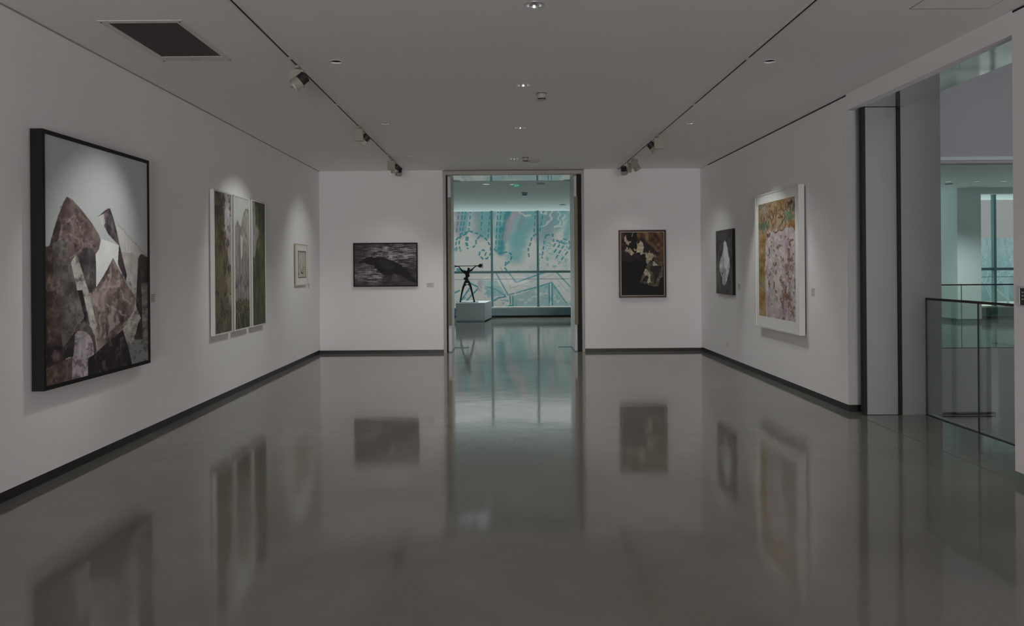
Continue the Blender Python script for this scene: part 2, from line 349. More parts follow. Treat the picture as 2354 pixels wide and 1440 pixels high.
def leaf(n, x0, x1, bx0, bx1, side, label):
    t = tag(thing(n, label, 'door', ((x0+x1)/2, 13.66, 0)), kind='structure'); c = (x0+x1)/2
    MB().box(x0-c, x1-c, 0, .84, .02, 3.258).build('door_panel', M['leaf'], t, bevel=.003)
    MB().box(x0-c-.001, x1-c+.001, -.001, .84, .0, .02).build('bottom_seal', M['teal_metal'], t)
    MB().box(x0-c-.001, x1-c+.001, -.001, .84, 3.248, 3.259).build('top_seal', M['teal_metal'], t)
    MB().box(bx0-c, bx1-c, -.035, -.001, .50, 2.865).build('pull_plate', M['brass'], t, bevel=.002)
    return t
leaf('door_3', -1.004, -.945, -1.005, -.94, 1, 'left white door leaf standing open with a long brass pull plate')
leaf('door_4', 1.332, 1.378, 1.330, 1.392, -1, 'right white door leaf standing open with a long brass pull plate')
trim('trim_9', MB().box(-.94, -.66, 14.46, 14.485, 0, .012), M['teal_metal'], 'short dark floor strip beside the left door leaf')  # thin dark strips at floor and head, beside the door leaves
trim('trim_10', MB().box(1.08, 1.335, 14.46, 14.485, 0, .012), M['teal_metal'], 'short dark floor strip beside the right door leaf')
trim('trim_11', MB().box(-.94, -.81, 14.46, 14.485, 3.245, 3.257), M['teal_metal'], 'short dark head strip beside the left door leaf')
trim('trim_12', MB().box(1.21, 1.335, 14.46, 14.485, 3.245, 3.257), M['teal_metal'], 'short dark head strip beside the right door leaf')

# ------------------------------------------------------------------ glass railings
def railing(name, label, x, y0, y1, axis, joints, top, rot=0):
    t = thing(name, label, 'railing', (x, y0, 0) if axis == 'y' else (y0, x, 0), PI/2 if axis == 'y' else 0)
    L_ = y1-y0
    MB().box(0, L_, -.011, .011, top-.012, top+.012).build('handrail', M['rail_dark'], t, bevel=.004)
    e = [0]+joints+[L_]
    for a, b in zip(e[:-1], e[1:]): MB().box(a+.006, b-.006, -.006, .006, .004, top-.012).build('glass_pane', M['rail_glass'], t)
    for j in joints: MB().box(j-.003, j+.003, -.007, .007, .004, top-.012).build('joint_strip', M['rail_dark'], t)
    MB().box(L_-.003, L_+.002, -.007, .007, .0, top-.012).build('end_strip', M['rail_dark'], t)
    MB().box(0, L_, -.012, .012, 0, .006).build('base_channel', M['rail_dark'], t)
    return t
ya, _ = on_depth(0, 0, 1)
yj = 4.375*FPX/(2248-CX)
railing('glass_railing', 'frameless glass railing with dark handrail at the side opening', 4.375, 5.30, 7.64, 'y', [yj-5.30], 1.20)
XJ = on_depth(2211, 700, 13.75)[0]
railing('glass_railing', 'distant glass railing across the atrium along the upper floor edge', 13.76, 4.6, 15.9, 'x', [XJ-4.6+k*1.5 for k in range(-2, 5)], 1.175)

# ------------------------------------------------------------------ painted surfaces
def s2l(c):
    c = np.asarray(c, float)/255.; return np.where(c <= .04045, c/12.92, ((c+.055)/1.055)**2.4)
def vnoise(h, w, ny, nx, rng):
    g = rng.random((ny+2, nx+2)); y = np.linspace(0, ny, h); x = np.linspace(0, nx, w)
    yi = np.minimum(y.astype(int), ny); xi = np.minimum(x.astype(int), nx); fy = y-yi; fx = x-xi
    fy = (fy*fy*(3-2*fy))[:, None]; fx = (fx*fx*(3-2*fx))[None]
    a = g[yi][:, xi]; b = g[yi][:, xi+1]; c = g[yi+1][:, xi]; d = g[yi+1][:, xi+1]
    return (a*(1-fx)+b*fx)*(1-fy)+(c*(1-fx)+d*fx)*fy
def fbm(h, w, ny, nx, octv=4, seed=0):
    rng = np.random.default_rng(seed); r = 0; t = 0; a = 1
    for k in range(octv):
        r = r+a*vnoise(h, w, max(1, int(ny*2**k)), max(1, int(nx*2**k)), rng); t += a; a *= .55
    r = r/t; return (r-r.mean())/(r.std()+1e-6)         # about N(0,1)
class Art:
    def __init__(s, nx, ny, W_, H_, col):
        s.nx, s.ny, s.W, s.H = nx, ny, W_, H_
        s.u, s.v = np.meshgrid(np.linspace(0, 1, nx), np.linspace(0, 1, ny)); s.c = np.ones((ny, nx, 3))*np.array(col, float); s.seed = 1
    def n(s, ny, nx, o=4): s.seed += 1; return fbm(s.ny, s.nx, ny, nx, o, s.seed)
    def inside(s, pts, jit=0):
        u, v = s.u, s.v
        if jit: u = u+jit*s.n(30, 30, 2); v = v+jit*s.n(30, 30, 2)
        m = np.zeros(u.shape, bool); k = len(pts)
        for i in range(k):
            x0, y0 = pts[i]; x1, y1 = pts[(i+1) % k]
            if y0 == y1: continue
            m ^= ((v > min(y0, y1)) & (v <= max(y0, y1)) & (u < (x1-x0)*(v-y0)/(y1-y0)+x0))
        return m
    def poly(s, pts, col, amp=0, ny=8, nx=8, col2=None, a=1., jit=0):
        m = s.inside(pts, jit)[..., None]; t = np.array(col, float)*np.ones_like(s.c)
        if col2 is not None:
            k = np.clip(.5+.5*s.n(ny, nx), 0, 1)[..., None]; t = t*(1-k)+np.array(col2, float)*k
        if amp: t = t+amp*s.n(ny*2, nx*2)[..., None]
        s.c = np.where(m, s.c*(1-a)+t*a, s.c); return m
    def wash(s, col, ny, nx, th=0., soft=.5, a=1., region=None, o=4):
        k = np.clip((s.n(ny, nx, o)-th)/soft, 0, 1)*a
        if region is not None: k = k*s.inside(region)
        s.c = s.c*(1-k[..., None])+np.array(col, float)*k[..., None]
    def line(s, pts, w, col, dash=None, a=1., jit=0):
        X = s.u*s.W; Y = s.v*s.H
        if jit: X = X+jit*s.n(40, 40, 2)
        acc = 0.
        for (x0, y0), (x1, y1) in zip(pts[:-1], pts[1:]):
            x0, x1, y0, y1 = x0*s.W, x1*s.W, y0*s.H, y1*s.H
            L2 = (x1-x0)**2+(y1-y0)**2+1e-12; lo = min(x0, x1)-w*2; hi = max(x0, x1)+w*2
            t = np.clip(((X-x0)*(x1-x0)+(Y-y0)*(y1-y0))/L2, 0, 1)
            d = np.hypot(X-x0-t*(x1-x0), Y-y0-t*(y1-y0))
            k = np.clip(1.5-d/(w*.5), 0, 1)*a; sl = acc+t*math.sqrt(L2)
            if dash: k = k*((sl % dash) < dash*.68)
            acc += math.sqrt(L2); s.c = s.c*(1-k[..., None])+np.array(col, float)*k[..., None]
    def mesh(s, name, m, parent, x0, x1, z0, z1, y, back, gain=1.):
        nx, ny = s.nx, s.ny
        X = x0+(x1-x0)*s.u; Z = z1+(z0-z1)*s.v
        co = np.stack([X, np.full_like(X, y), Z], -1).reshape(-1, 3)
        idx = np.arange(nx*ny).reshape(ny, nx)
        f = np.stack([idx[1:, :-1], idx[1:, 1:], idx[:-1, 1:], idx[:-1, :-1]], -1).reshape(-1, 4)
        n0 = len(co)
        cor = [idx[-1, 0], idx[-1, -1], idx[0, -1], idx[0, 0]]
        bk = np.array([(x0, back, z0), (x1, back, z0), (x1, back, z1), (x0, back, z1)])
        dup = co[cor]; co = np.concatenate([co, dup, bk])
        q = [(n0+i, n0+4+i, n0+4+(i+1) % 4, n0+(i+1) % 4) for i in range(4)]+[(n0+7, n0+6, n0+5, n0+4)]
        f = np.concatenate([f, np.array(q)])
        me = bpy.data.meshes.new(name); me.vertices.add(len(co)); me.vertices.foreach_set('co', co.astype(np.float32).ravel())
        me.loops.add(f.size); me.loops.foreach_set('vertex_index', f.astype(np.int32).ravel())
        me.polygons.add(len(f)); me.polygons.foreach_set('loop_start', np.arange(0, f.size, 4, dtype=np.int32))
        me.update(calc_edges=True); me.validate()
        c = gain*s2l(np.clip(s.c, 4, 252)).reshape(-1, 3); c = np.concatenate([c, np.repeat(c[:1], 8, 0)])
        at = me.color_attributes.new('paint', 'FLOAT_COLOR', 'POINT')
        at.data.foreach_set('color', np.concatenate([c, np.ones((len(c), 1))], 1).astype(np.float32).ravel())
        me.materials.append(m)
        o = bpy.data.objects.new(name, me); C.objects.link(o); o.parent = parent
        return o
PAINT = paint_material('oil_paint'); PAPER = paint_material('drawn_paper', .8, .0002, 60)

def wall_picture(label, x, y, z, rz, W_, H_, D, t, frame_m, art, rec=.008, border=None, border_m=None, fillet=None, canvas='canvas', paint=PAINT, back=None, group=None, name='framed_painting', cat='painting'):
    """local frame: x right, z up from the picture's foot, wall at y=0, viewer at -y"""
    o = thing(name, label, cat, (x, y, z), rz, group)
    w = W_/2
    b0 = -.012 if back is None else back
    fr_ = o
    if frame_m is not None: fr_ = MB().ring(-w, w, 0, H_, t, -D, b0).build('frame', M[frame_m], o, bevel=.0015)
    if back is not None: MB().box(-w+.02, w-.02, back, -.001, .02, H_-.02).build('backing_board', M['dark'], o)
    else: MB().box(-w+.03, w-.03, -.012, -.001, .03, H_-.03).build('backing_board', M['dark'], o)
    i = t if frame_m is not None else 0
    yf = -(D-rec)
    if fillet:
        MB().ring(-w+i, w-i, i, H_-i, fillet[1], yf-.004, -.02).build('fillet', M[fillet[0]], fr_); i += fillet[1]
    if border:
        l, r, bt, tp = border                        # mount: opening edges in local metres
        p = MB()
        for (a, b, c, d) in ((-w+i, l, i, H_-i), (r, w-i, i, H_-i), (l, r, i, bt), (l, r, tp, H_-i)): p.box(a, b, yf, yf+.004, c, d)
        p.build('mount', M[border_m], o)
        art.mesh(canvas, paint, o, l-.004, r+.004, bt-.004, tp+.004, yf+.005, -.013)
    else: art.mesh(canvas, paint, o, -w+i, w-i, i, H_-i, yf, -.013)
    return o

# --- 1: the large mountain painting
y0, y1, z0, z1 = 5.25, 6.84, .70, 2.57; XF = XL+.10
def p1(px, py):
    Y, z = on_side(px, py, XF+.008); return ((Y-y0-.03)/(y1-y0-.06), (z1-.03-z)/(z1-z0-.06))
def a2(*q): return [p1(90+x/4.5, 300+y/4.5) for x, y in q]
def a3(*q): return [p1(90+x/4.5, 580+y/4.5) for x, y in q]
A = Art(300, 340, 1.53, 1.81, (196, 200, 200))
A.poly(a2((820, 950), (1165, 1335), (1165, 1440), (905, 1600), (850, 1190)), (208, 205, 200), 4)
A.poly(a3((870, 0), (1165, 20), (1165, 500), (1020, 480), (920, 310)), (192, 187, 182), 7, 12, 10)
for k in range(7): A.line(a2((905+k*33, 1130+k*28), (915+k*32, 1320+k*25)), .004, (140, 136, 136), a=.6)
A.line(a2((820, 955), (900, 1050), (1010, 1170), (1120, 1290)), .012, (165, 155, 152), a=.7, jit=.01)
A.poly(a2((310, 685), (270, 750), (225, 870), (195, 960), (165, 1060), (130, 1190), (180, 1440), (420, 1560), (600, 1290), (640, 1230), (662, 1150), (640, 1080), (560, 950), (450, 810), (370, 720)), (140, 124, 122), 12, 6, 6, (112, 92, 90))
A.poly(a2((310, 690), (270, 750), (225, 870), (165, 1060), (130, 1190), (210, 1160), (250, 990), (260, 850), (300, 780), (345, 760), (340, 705)), (72, 58, 58), 10, 10, 6, (105, 90, 88))
A.wash((165, 148, 146), 12, 14, .7, .6, .7, a2((380, 900), (480, 870), (660, 1130), (600, 1290), (400, 1200)))
for q in (((265, 985), (345, 930), (385, 1050), (310, 1140), (230, 1130), (265, 985)), ((310, 1080), (345, 1075), (480, 1160), (470, 1230), (330, 1330)), ((330, 930), (380, 880), (450, 970), (505, 930), (440, 1000), (460, 1050))):
    A.line(a2(*q), .012, (168, 152, 148), a=.7, jit=.006)
A.poly(a2((300, 960), (340, 950), (335, 990)), (80, 60, 58)); A.poly(a2((380, 1160), (430, 1190), (390, 1230)), (80, 60, 58))
A.poly(a2((662, 1120), (845, 1190), (835, 1440), (610, 1760), (606, 1280), (640, 1230)), (232, 235, 232), 2)
A.poly(a2((740, 805), (700, 828), (620, 900), (690, 985), (735, 1075), (845, 1190), (848, 1170), (822, 1040), (792, 920), (756, 812)), (76, 64, 68), 18, 14, 14, (100, 88, 90))
A.poly(a2((620, 900), (690, 860), (705, 960), (690, 985)), (205, 200, 198), 12, 20, 20)
for k in range(5): A.line(a2((700+k*16, 860+k*4), (712+k*16, 960+k*10)), .008, (165, 158, 158), a=.6)
A.poly(a3((848, -90), (825, 100), (915, 305), (928, 240), (905, 150)), (70, 58, 60), 10)
A.poly(a2((50, 1218), (160, 1183), (200, 1500), (200, 1700), (300, 2400), (50, 2500)), (66, 50, 50), 14, 14, 5, (88, 70, 66))
A.poly(a3((160, -90), (290, -148), (340, 60), (350, 130), (420, 390), (490, 660), (400, 800), (280, 1000), (280, 1090), (250, 850), (215, 560), (175, 250)), (118, 112, 106), 10, 8, 5, (92, 84, 80))
A.wash((148, 138, 132), 12, 16, 1.0, .7, .6, a3((240, 200), (420, 200), (440, 620), (380, 760)))
A.poly(a3((200, 400), (215, 560), (280, 1090), (75, 1215), (60, 400)), (56, 44, 46), 12, 14, 5, (84, 66, 62))
A.poly(a2((430, 1310), (440, 1265), (470, 1225), (515, 1210), (560, 1222), (592, 1255), (606, 1300), (614, 1560), (612, 1620), (545, 1710), (470, 1500)), (78, 72, 74), 10, 8, 12, (108, 98, 96))
A.poly(a3((418, 395), (470, 395), (550, 750), (500, 760), (400, 800), (385, 1080), (280, 1105), (275, 990), (385, 830), (490, 662)), (38, 32, 36), 3)
A.poly(a3((408, 12), (350, 110), (415, 392), (468, 392), (545, 750), (607, 872), (640, 810), (560, 500), (480, 240)), (196, 192, 186), 9, 20, 10)
A.poly(a3((785, 60), (690, 240), (610, 360), (547, 430), (600, 700), (640, 810), (610, 880), (622, 1035), (885, 795), (1000, 600), (1020, 475), (915, 310)), (134, 118, 113), 14, 9, 9, (104, 88, 83))
A.wash((176, 160, 156), 9, 12, .4, .5, .85, a3((785, 90), (690, 260), (560, 440), (610, 800), (660, 900), (800, 780), (950, 650), (1000, 480)))
for q in (((560, 430), (690, 360), (740, 240), (760, 300), (690, 440)), ((580, 500), (620, 540), (650, 590)), ((700, 560), (660, 660), (650, 860)), ((720, 540), (860, 620), (940, 700), (880, 760)), ((860, 380), (880, 470), (960, 540)), ((700, 700), (700, 880)), ((740, 360), (830, 350), (845, 250))):
    A.line(a3(*q), .022, (188, 172, 168), a=.7, jit=.012)
A.poly(a3((885, 795), (1025, 590), (1072, 680), (940, 972)), (188, 182, 174), 14, 20, 20)
A.poly(a3((1045, 60), (1060, 30), (1085, 20), (1165, 70), (1165, 905), (1003, 905), (1040, 740), (1072, 685), (1022, 560), (1022, 470)), (58, 48, 50), 8)
A.poly(a3((1075, 325), (1165, 315), (1165, 1000), (1090, 940)), (140, 128, 120), 14, 24, 6)
A.poly(a3((1003, 903), (1090, 910), (1125, 985), (1165, 985), (1165, 1150), (985, 1178), (938, 970)), (140, 146, 146), 3)
A.poly(a3((885, 800), (620, 1030), (525, 1100), (525, 1330), (985, 1180), (940, 975)), (38, 30, 32), 5)
A.wash((110, 92, 90), 18, 22, 1.5, .5, .7, a3((860, 850), (620, 1040), (640, 1250), (950, 1150)))
A.poly(a3((395, 800), (410, 755), (460, 725), (520, 735), (560, 780), (600, 880), (618, 1035), (585, 1062), (520, 900), (400, 850)), (88, 78, 76), 10)
A.poly(a3((392, 850), (420, 820), (460, 813), (510, 830), (550, 870), (578, 930), (587, 1060), (525, 1100), (525, 1330), (356, 1360)), (180, 170, 172), 12, 16, 16)
A.poly(a3((60, 1222), (370, 1080), (358, 1400), (60, 1500)), (112, 94, 88), 16, 12, 12, (84, 66, 62))
low = a2((50, 1215), (130, 1190), (240, 780), (310, 690), (640, 1080), (660, 1300), (900, 1500), (1165, 1800), (1165, 2700), (50, 2800))
A.wash((168, 152, 146), 26, 30, .9, .6, .40, low); A.wash((52, 40, 42), 30, 26, .8, .6, .42, low); A.wash((60, 48, 48), 60, 20, 1.1, .5, .35, low)
A.poly(a2((662, 1120), (845, 1190), (832, 1400)) + a3((785, 60), (690, 240), (613, 360)) + a2((606, 1280), (640, 1230)), (236, 238, 235), 2)
wall_picture('large black framed painting of grey and brown angular mountains on the left wall', XL, (y0+y1)/2, z0, PI/2, y1-y0, z1-z0, .10, .03, 'blackframe', A)

# --- 2: triptych of three tall canvases
def streak(seed, base, c2, c3):
    A = Art(110, 340, .52, 1.65, base); A.seed = seed
    A.wash(c2, 6, 6, -.3, .9, .9); A.wash(c3, 10, 14, .4, .7, .85); return A
TZ0, TZ1 = .795, 2.485; TW = .565
Ts = [(8.475, 'grey and olive'), (9.12, 'pale'), (9.765, 'dark green')]
def tf(k):
    ya = Ts[k][0]
    def f(*q):
        r = []
        for x, y in q:
            Y, z = on_side(440+x/3.428, 400+y/3.428, XL+.055); r.append(((Y-ya-.018)/(TW-.036), (TZ1-.018-z)/(TZ1-TZ0-.036)))
        return r
    return f
t0 = tf(0); A = streak(10, (112, 104, 84), (92, 92, 78), (130, 112, 82))
A.poly(t0((235, 150), (270, 200), (262, 330), (262, 460), (285, 560), (300, 460), (315, 430), (318, 120)), (168, 160, 162), 9, 8, 6, (190, 184, 186), jit=.03)
A.poly(t0((235, 240), (250, 250), (262, 330), (258, 420), (275, 520), (262, 620), (205, 620), (215, 400), (222, 300)), (98, 84, 58), 12, 14, 8, (76, 66, 52), jit=.03)
A.poly(t0((300, 465), (318, 470), (320, 700), (290, 690), (285, 560)), (176, 164, 162), 12, 14, 10, jit=.03)
A.poly(t0((288, 700), (305, 700), (303, 800), (290, 800)), (60, 48, 44), 8, jit=.03)
A.poly(t0((272, 805), (320, 810), (322, 1040), (300, 1050), (285, 930)), (158, 142, 118), 9, 12, 6, jit=.03)
A.poly(t0((188, 1190), (230, 1110), (260, 1060), (325, 1090), (330, 1260), (188, 1280)), (84, 86, 76), 12, 10, 12, (118, 104, 70), jit=.04)
A.wash((54, 52, 50), 14, 5, .9, .5, .6)
t1 = tf(1); A1 = streak(20, (150, 146, 142), (134, 126, 124), (166, 160, 158))
A1.poly(t1((340, 160), (470, 190), (470, 290), (430, 275), (405, 340), (395, 420), (380, 400), (362, 365), (345, 420)), (205, 208, 204), 3)
A1.poly(t1((405, 340), (430, 280), (465, 270), (465, 680), (410, 560), (398, 450)), (178, 176, 160), 10, 14, 8, (160, 156, 140), jit=.02)
A1.poly(t1((388, 480), (405, 500), (405, 640), (392, 680)), (212, 214, 212), 2)
A1.poly(t1((345, 840), (465, 800), (465, 890), (345, 900)), (100, 94, 92), 14, 14, 14, (140, 132, 134), jit=.03)
A1.poly(t1((345, 990), (470, 985), (470, 1100), (345, 1100)), (92, 84, 60), 22, 30, 16, jit=.01)
A1.poly(t1((345, 1100), (470, 1095), (470, 1240), (345, 1240)), (96, 92, 70), 14, 10, 20, (64, 62, 52), jit=.01)
for k in range(7): A1.line(t1((358+k*16, 1105), (356+k*16, 1190)), .010, (50, 50, 42), a=.8, jit=.006)
A1.line(t1((365, 365), (355, 450), (368, 560), (385, 540), (390, 430), (365, 365)), .006, (120, 112, 108), a=.7, jit=.006)
A1.line(t1((410, 330), (432, 275), (460, 300), (450, 520), (420, 480), (405, 340)), .006, (120, 112, 100), a=.7, jit=.006)
t2 = tf(2); A2 = streak(30, (74, 82, 54), (94, 102, 70), (56, 64, 42))
A2.poly(t2((483, 200), (500, 215), (510, 400), (538, 465), (520, 520), (500, 680), (483, 640)), (156, 150, 148), 8, 8, 6, jit=.015)
A2.poly(t2((505, 220), (515, 260), (512, 380), (545, 460), (545, 600), (512, 600), (525, 520), (540, 465), (512, 400)), (104, 104, 80), 9, 10, 6, jit=.03)
A2.wash((110, 104, 96), 20, 12, 1.5, .4, .6)
for k, AA in enumerate((A, A1, A2)):
    wall_picture(('leftmost tall canvas of the white framed triptych, olive and brown with a pale upper edge',
                  'middle tall canvas of the white framed triptych, pale grey with white sky',
                  'rightmost tall canvas of the white framed triptych, mostly dark green')[k],
                 XL, Ts[k][0]+TW/2, TZ0, PI/2, TW, TZ1-TZ0, .06, .018, 'whiteframe', AA, group='tall canvases of the triptych')

# --- 3: small cream framed drawing
A = Art(90, 110, .46, .48, (202, 200, 192)); A.wash((176, 160, 140), 10, 10, 1.2, .5, .5)
def sm(*q): return [((x-192)/(415-192), (y-300)/(1120-300)) for x, y in q]
for q, w_, c in ((((265, 680), (250, 760), (262, 860), (285, 960)), .03, (150, 112, 84)), (((355, 660), (350, 780), (330, 860), (330, 980)), .03, (165, 120, 92)), (((285, 965), (345, 1000)), .04, (90, 50, 30)), (((195, 975), (220, 1020)), .035, (100, 56, 34)),
                 (((210, 620), (205, 900)), .014, (150, 140, 132)), (((225, 380), (215, 480)), .02, (150, 142, 136)), (((365, 795), (390, 800)), .025, (130, 110, 100)), (((365, 870), (390, 875)), .025, (130, 110, 100)), (((370, 945), (385, 950)), .03, (110, 90, 80)), (((350, 330), (362, 590)), .012, (150, 146, 140)), (((300, 860), (320, 930)), .05, (190, 140, 110))):
    A.line(sm(*q), w_*.6, c, jit=.006)
y0, y1, z0, z1 = 11.92, 12.62, 1.29, 1.975
o3 = wall_picture('small cream framed drawing with orange marks, at the far end of the left wall', XL, (y0+y1)/2, z0, PI/2, y1-y0, z1-z0, .036, .016, 'cream', A, border=(-.2, .235, .14, .56), border_m='mount', fillet=('cream', .004), paint=PAPER, name='framed_drawing', cat='drawing')
MB().ring(-.212, .247, .128, .572, .012, -.034, -.028).build('inner_frame_line', M['brown'], o3)

# --- 4: the bird picture
xa, za = on_depth(812.5, 660, 13.56); xb, zb_ = on_depth(959.5, 558, 13.56)
A = Art(320, 230, 1.18, .8, (52, 46, 50))
def rv(*q): return [((x-235)/(1155-235), (y-398)/(1032-398)) for x, y in q]
sc = A.n(80, 12, 2); sv = A.n(9, 120, 2); glow = np.exp(-(((A.u-.62)/.42)**2+((A.v-.25)/.35)**2)*1.2)*1.0+np.exp(-(((A.u-.25)/.3)**2+((A.v-.75)/.22)**2)*1.2)*.75+.12
k = np.clip(.52+.30*sc+.07*sv+.15*A.n(7, 6), 0, 1.3)*np.clip(glow*1.35, 0, 1.15)
A.c += k[..., None]*np.array([118, 114, 116])
k2 = np.clip(sv-.6, 0, 1)*np.clip(glow, 0, 1); A.c += k2[..., None]*10
bird = rv((288, 700), (302, 665), (340, 648), (400, 610), (460, 592), (520, 602), (640, 594), (720, 622), (790, 650), (830, 672), (900, 700), (945, 735), (960, 760), (1020, 775), (1080, 800), (1010, 800), (1070, 850), (1100, 880), (1040, 850), (1130, 930), (1160, 985), (1100, 985), (1040, 960), (960, 900), (900, 865), (860, 850), (800, 870), (740, 880), (660, 860), (600, 830), (560, 770), (510, 720), (430, 705), (390, 690), (345, 680), (300, 692))
A.poly(bird, (30, 25, 31), 2.5, jit=.0025)
A.poly(rv((590, 640), (700, 660), (830, 720), (780, 800), (680, 760)), (52, 48, 54), 5, 10, 14, a=.8, jit=.02)
for q in (((720, 875), (680, 905), (660, 905)), ((745, 875), (715, 910), (690, 915)), ((860, 860), (900, 890)), ((940, 760), (1040, 770), (1080, 790)), ((980, 820), (1080, 870)), ((500, 590), (440, 600), (390, 620))): A.line(rv(*q), .012, (38, 32, 38), jit=.004)
A.line(rv((430, 705), (450, 725), (470, 760)), .008, (150, 148, 150), a=.7)
wall_picture('black framed picture of a dark bird against scratchy silver, left of the doorway', (xa+xb)/2, YF, za, 0, xb-xa, zb_-za, .045, .022, 'blackframe', A)

# --- 5: dark abstract collage right of the doorway
xa, za = on_depth(1423.5, 685, 13.55); xb, zb_ = on_depth(1531, 528.5, 13.55)
A = Art(230, 340, .73, 1.12, (20, 17, 17))
def cb(*q): return [((x-258)/(882-258), (y-228)/(1160-228)) for x, y in q]
A.poly(cb((490, 228), (882, 228), (882, 700), (740, 640), (640, 500), (560, 320), (490, 380)), (118, 92, 62), 10, 8, 8, (82, 56, 42), jit=.01)
A.wash((150, 130, 98), 10, 10, .9, .7, .6, cb((560, 240), (880, 240), (880, 640), (640, 400)))
A.poly(cb((258, 480), (500, 540), (560, 640), (258, 660)), (46, 34, 36), 5, jit=.015)
A.poly(cb((258, 240), (330, 240), (330, 500), (258, 520)), (52, 38, 34), 10, 12, 12, jit=.02)
A.poly(cb((310, 270), (335, 290), (350, 345), (395, 370), (385, 415), (340, 400), (310, 350)), (182, 164, 140), 14, 20, 20, jit=.012)
A.poly(cb((410, 228), (490, 228), (490, 470), (420, 470), (400, 330)), (24, 20, 20))
A.line(cb((438, 232), (418, 290)), .012, (150, 140, 124), jit=.004)
A.poly(cb((320, 465), (400, 465), (455, 540), (400, 560), (360, 530), (325, 520)), (186, 170, 144), 14, 20, 20, jit=.012)
A.poly(cb((440, 480), (490, 470), (485, 520), (455, 525)), (170, 158, 132), 12, jit=.01)
A.poly(cb((490, 400), (550, 340), (580, 380), (590, 460), (580, 540), (600, 560), (560, 560), (490, 510), (500, 450)), (194, 184, 156), 14, 20, 20, jit=.012)
A.poly(cb((555, 290), (838, 572), (640, 720), (620, 600), (600, 540), (590, 430)), (46, 37, 39), 4)
A.poly(cb((740, 560), (815, 570), (740, 650)), (96, 88, 76), 10, jit=.01)
A.poly(cb((600, 540), (650, 520), (735, 538), (748, 590), (700, 640), (660, 640), (625, 590)), (180, 166, 138), 14, 20, 20, jit=.012)
A.poly(cb((620, 620), (690, 640), (660, 690), (625, 680)), (150, 140, 122), 14, jit=.01)
A.poly(cb((640, 700), (770, 640), (868, 690), (868, 900), (830, 905), (800, 1032), (740, 1035), (530, 965), (610, 740)), (98, 94, 76), 9, 12, 12, (78, 74, 62), jit=.006)
A.poly(cb((725, 680), (760, 680), (795, 718), (730, 722)), (196, 188, 164), 8, jit=.01)
A.poly(cb((680, 728), (852, 728), (740, 1020), (735, 900), (715, 815), (685, 810)), (48, 38, 40), 3)
A.poly(cb((605, 790), (660, 790), (665, 850), (690, 880), (700, 985), (640, 975), (660, 890), (600, 860)), (188, 178, 156), 14, 24, 24, jit=.012)
A.poly(cb((590, 880), (655, 880), (635, 975), (570, 940)), (50, 38, 38), 4, jit=.01)
A.poly(cb((258, 660), (600, 680), (620, 740), (530, 960), (420, 1160), (258, 1160)), (17, 14, 17), 1.5)
wall_picture('black abstract collage with cream patches in a dark red frame, right of the doorway', (xa+xb)/2, YF, za, 0, xb-xa, zb_-za, .05, .034, 'darkred', A, fillet=('gold', .007))

# --- 6: white flame shape on dark canvas
y0, y1, z0, z1 = 11.585, 12.48, 1.10, 2.145
A = Art(180, 220, .9, 1.05, (84, 80, 86)); A.wash((62, 52, 62), 8, 6, -.2, .8, .9); A.wash((100, 106, 104), 7, 6, .4, .8, .7)
def wf(*q):
    r = []
    for x, y in q:
        Y, z = on_side(1390+x/6.546, 500+y/6.546, 3.605); r.append(((y1-Y)/(y1-y0), (z1-z)/(z1-z0)))
    return r
A.poly(wf((1680, 700), (1720, 560), (1740, 1000), (1760, 1100), (1690, 1140)), (110, 114, 112), 10, 8, 8, a=.6, jit=.03)
A.poly(wf((1810, 350), (1790, 400), (1785, 470), (1770, 560), (1735, 640), (1725, 760), (1740, 850), (1765, 900), (1775, 1000), (1800, 1040), (1835, 960), (1860, 850), (1885, 760), (1880, 640), (1865, 560), (1850, 460), (1830, 390)), (186, 184, 194), 12, 9, 6, (228, 228, 232), jit=.008)
A.poly(wf((1810, 355), (1790, 420), (1790, 560), (1800, 760), (1850, 780), (1862, 600), (1845, 450)), (250, 250, 250), 3, a=.9, jit=.012)
A.poly(wf((1770, 820), (1785, 830), (1780, 900), (1765, 870)), (80, 78, 84), jit=.01)
o6 = wall_picture('dark unframed canvas with a tall white flame shape, far end of the right wall', XR, (y0+y1)/2, z0, -PI/2, y1-y0, z1-z0, .045, 0, None, A, rec=.0, name='painting')
MB().ring(-(y1-y0)/2-.001, (y1-y0)/2+.001, -.001, z1-z0+.001, .004, -.0445, -.002).build('canvas_edge', M['blackframe'], o6)

# --- 7: the large white framed painting on the right wall
y0, y1, z0, z1 = 8.883, 10.42, .71, 2.535; XF = XR-.09
def big(px, py):
    Y, z = on_side(px, py, XF+.01); return Y, z
l_, t_ = big(1742.8, 472); r_, b_ = big(1829.3, 741); cY = (y0+y1)/2
bl, br, bb, bt = cY-l_, cY-r_, .085+.07, z1-z0-.20
bb = EYE+ray(1829, 741)[1]*r_-z0; bt = EYE+ray(1829, 451)[1]*r_-z0
A = Art(230, 340, br-bl, bt-bb, (176, 150, 120))
def bg_(*q):
    r = []
    for x, y in q:
        Y, z = big(1730+x/8, 440+y/8); r.append(((cY-Y-bl)/(br-bl), (bt-(z-z0))/(bt-bb)))
    return r
A.wash((150, 118, 70), 6, 3, -.2, .9, .9); A.wash((168, 140, 112), 10, 6, .6, .8, .7)
A.poly([(0, 0), (.45, 0), (.3, .05), (0, .07)], (112, 118, 92), 9, 10, 10, a=.8, jit=.03)
A.poly([(0, .04), (1, .05), (1, .10), (.55, .14), (0, .13)], (176, 156, 138), 12, 8, 8, (140, 104, 66), a=.8, jit=.03)
A.poly([(0, .16), (.32, .16), (.33, .235), (0, .25)], (98, 122, 96), 12, 10, 10, (116, 130, 104), jit=.02)
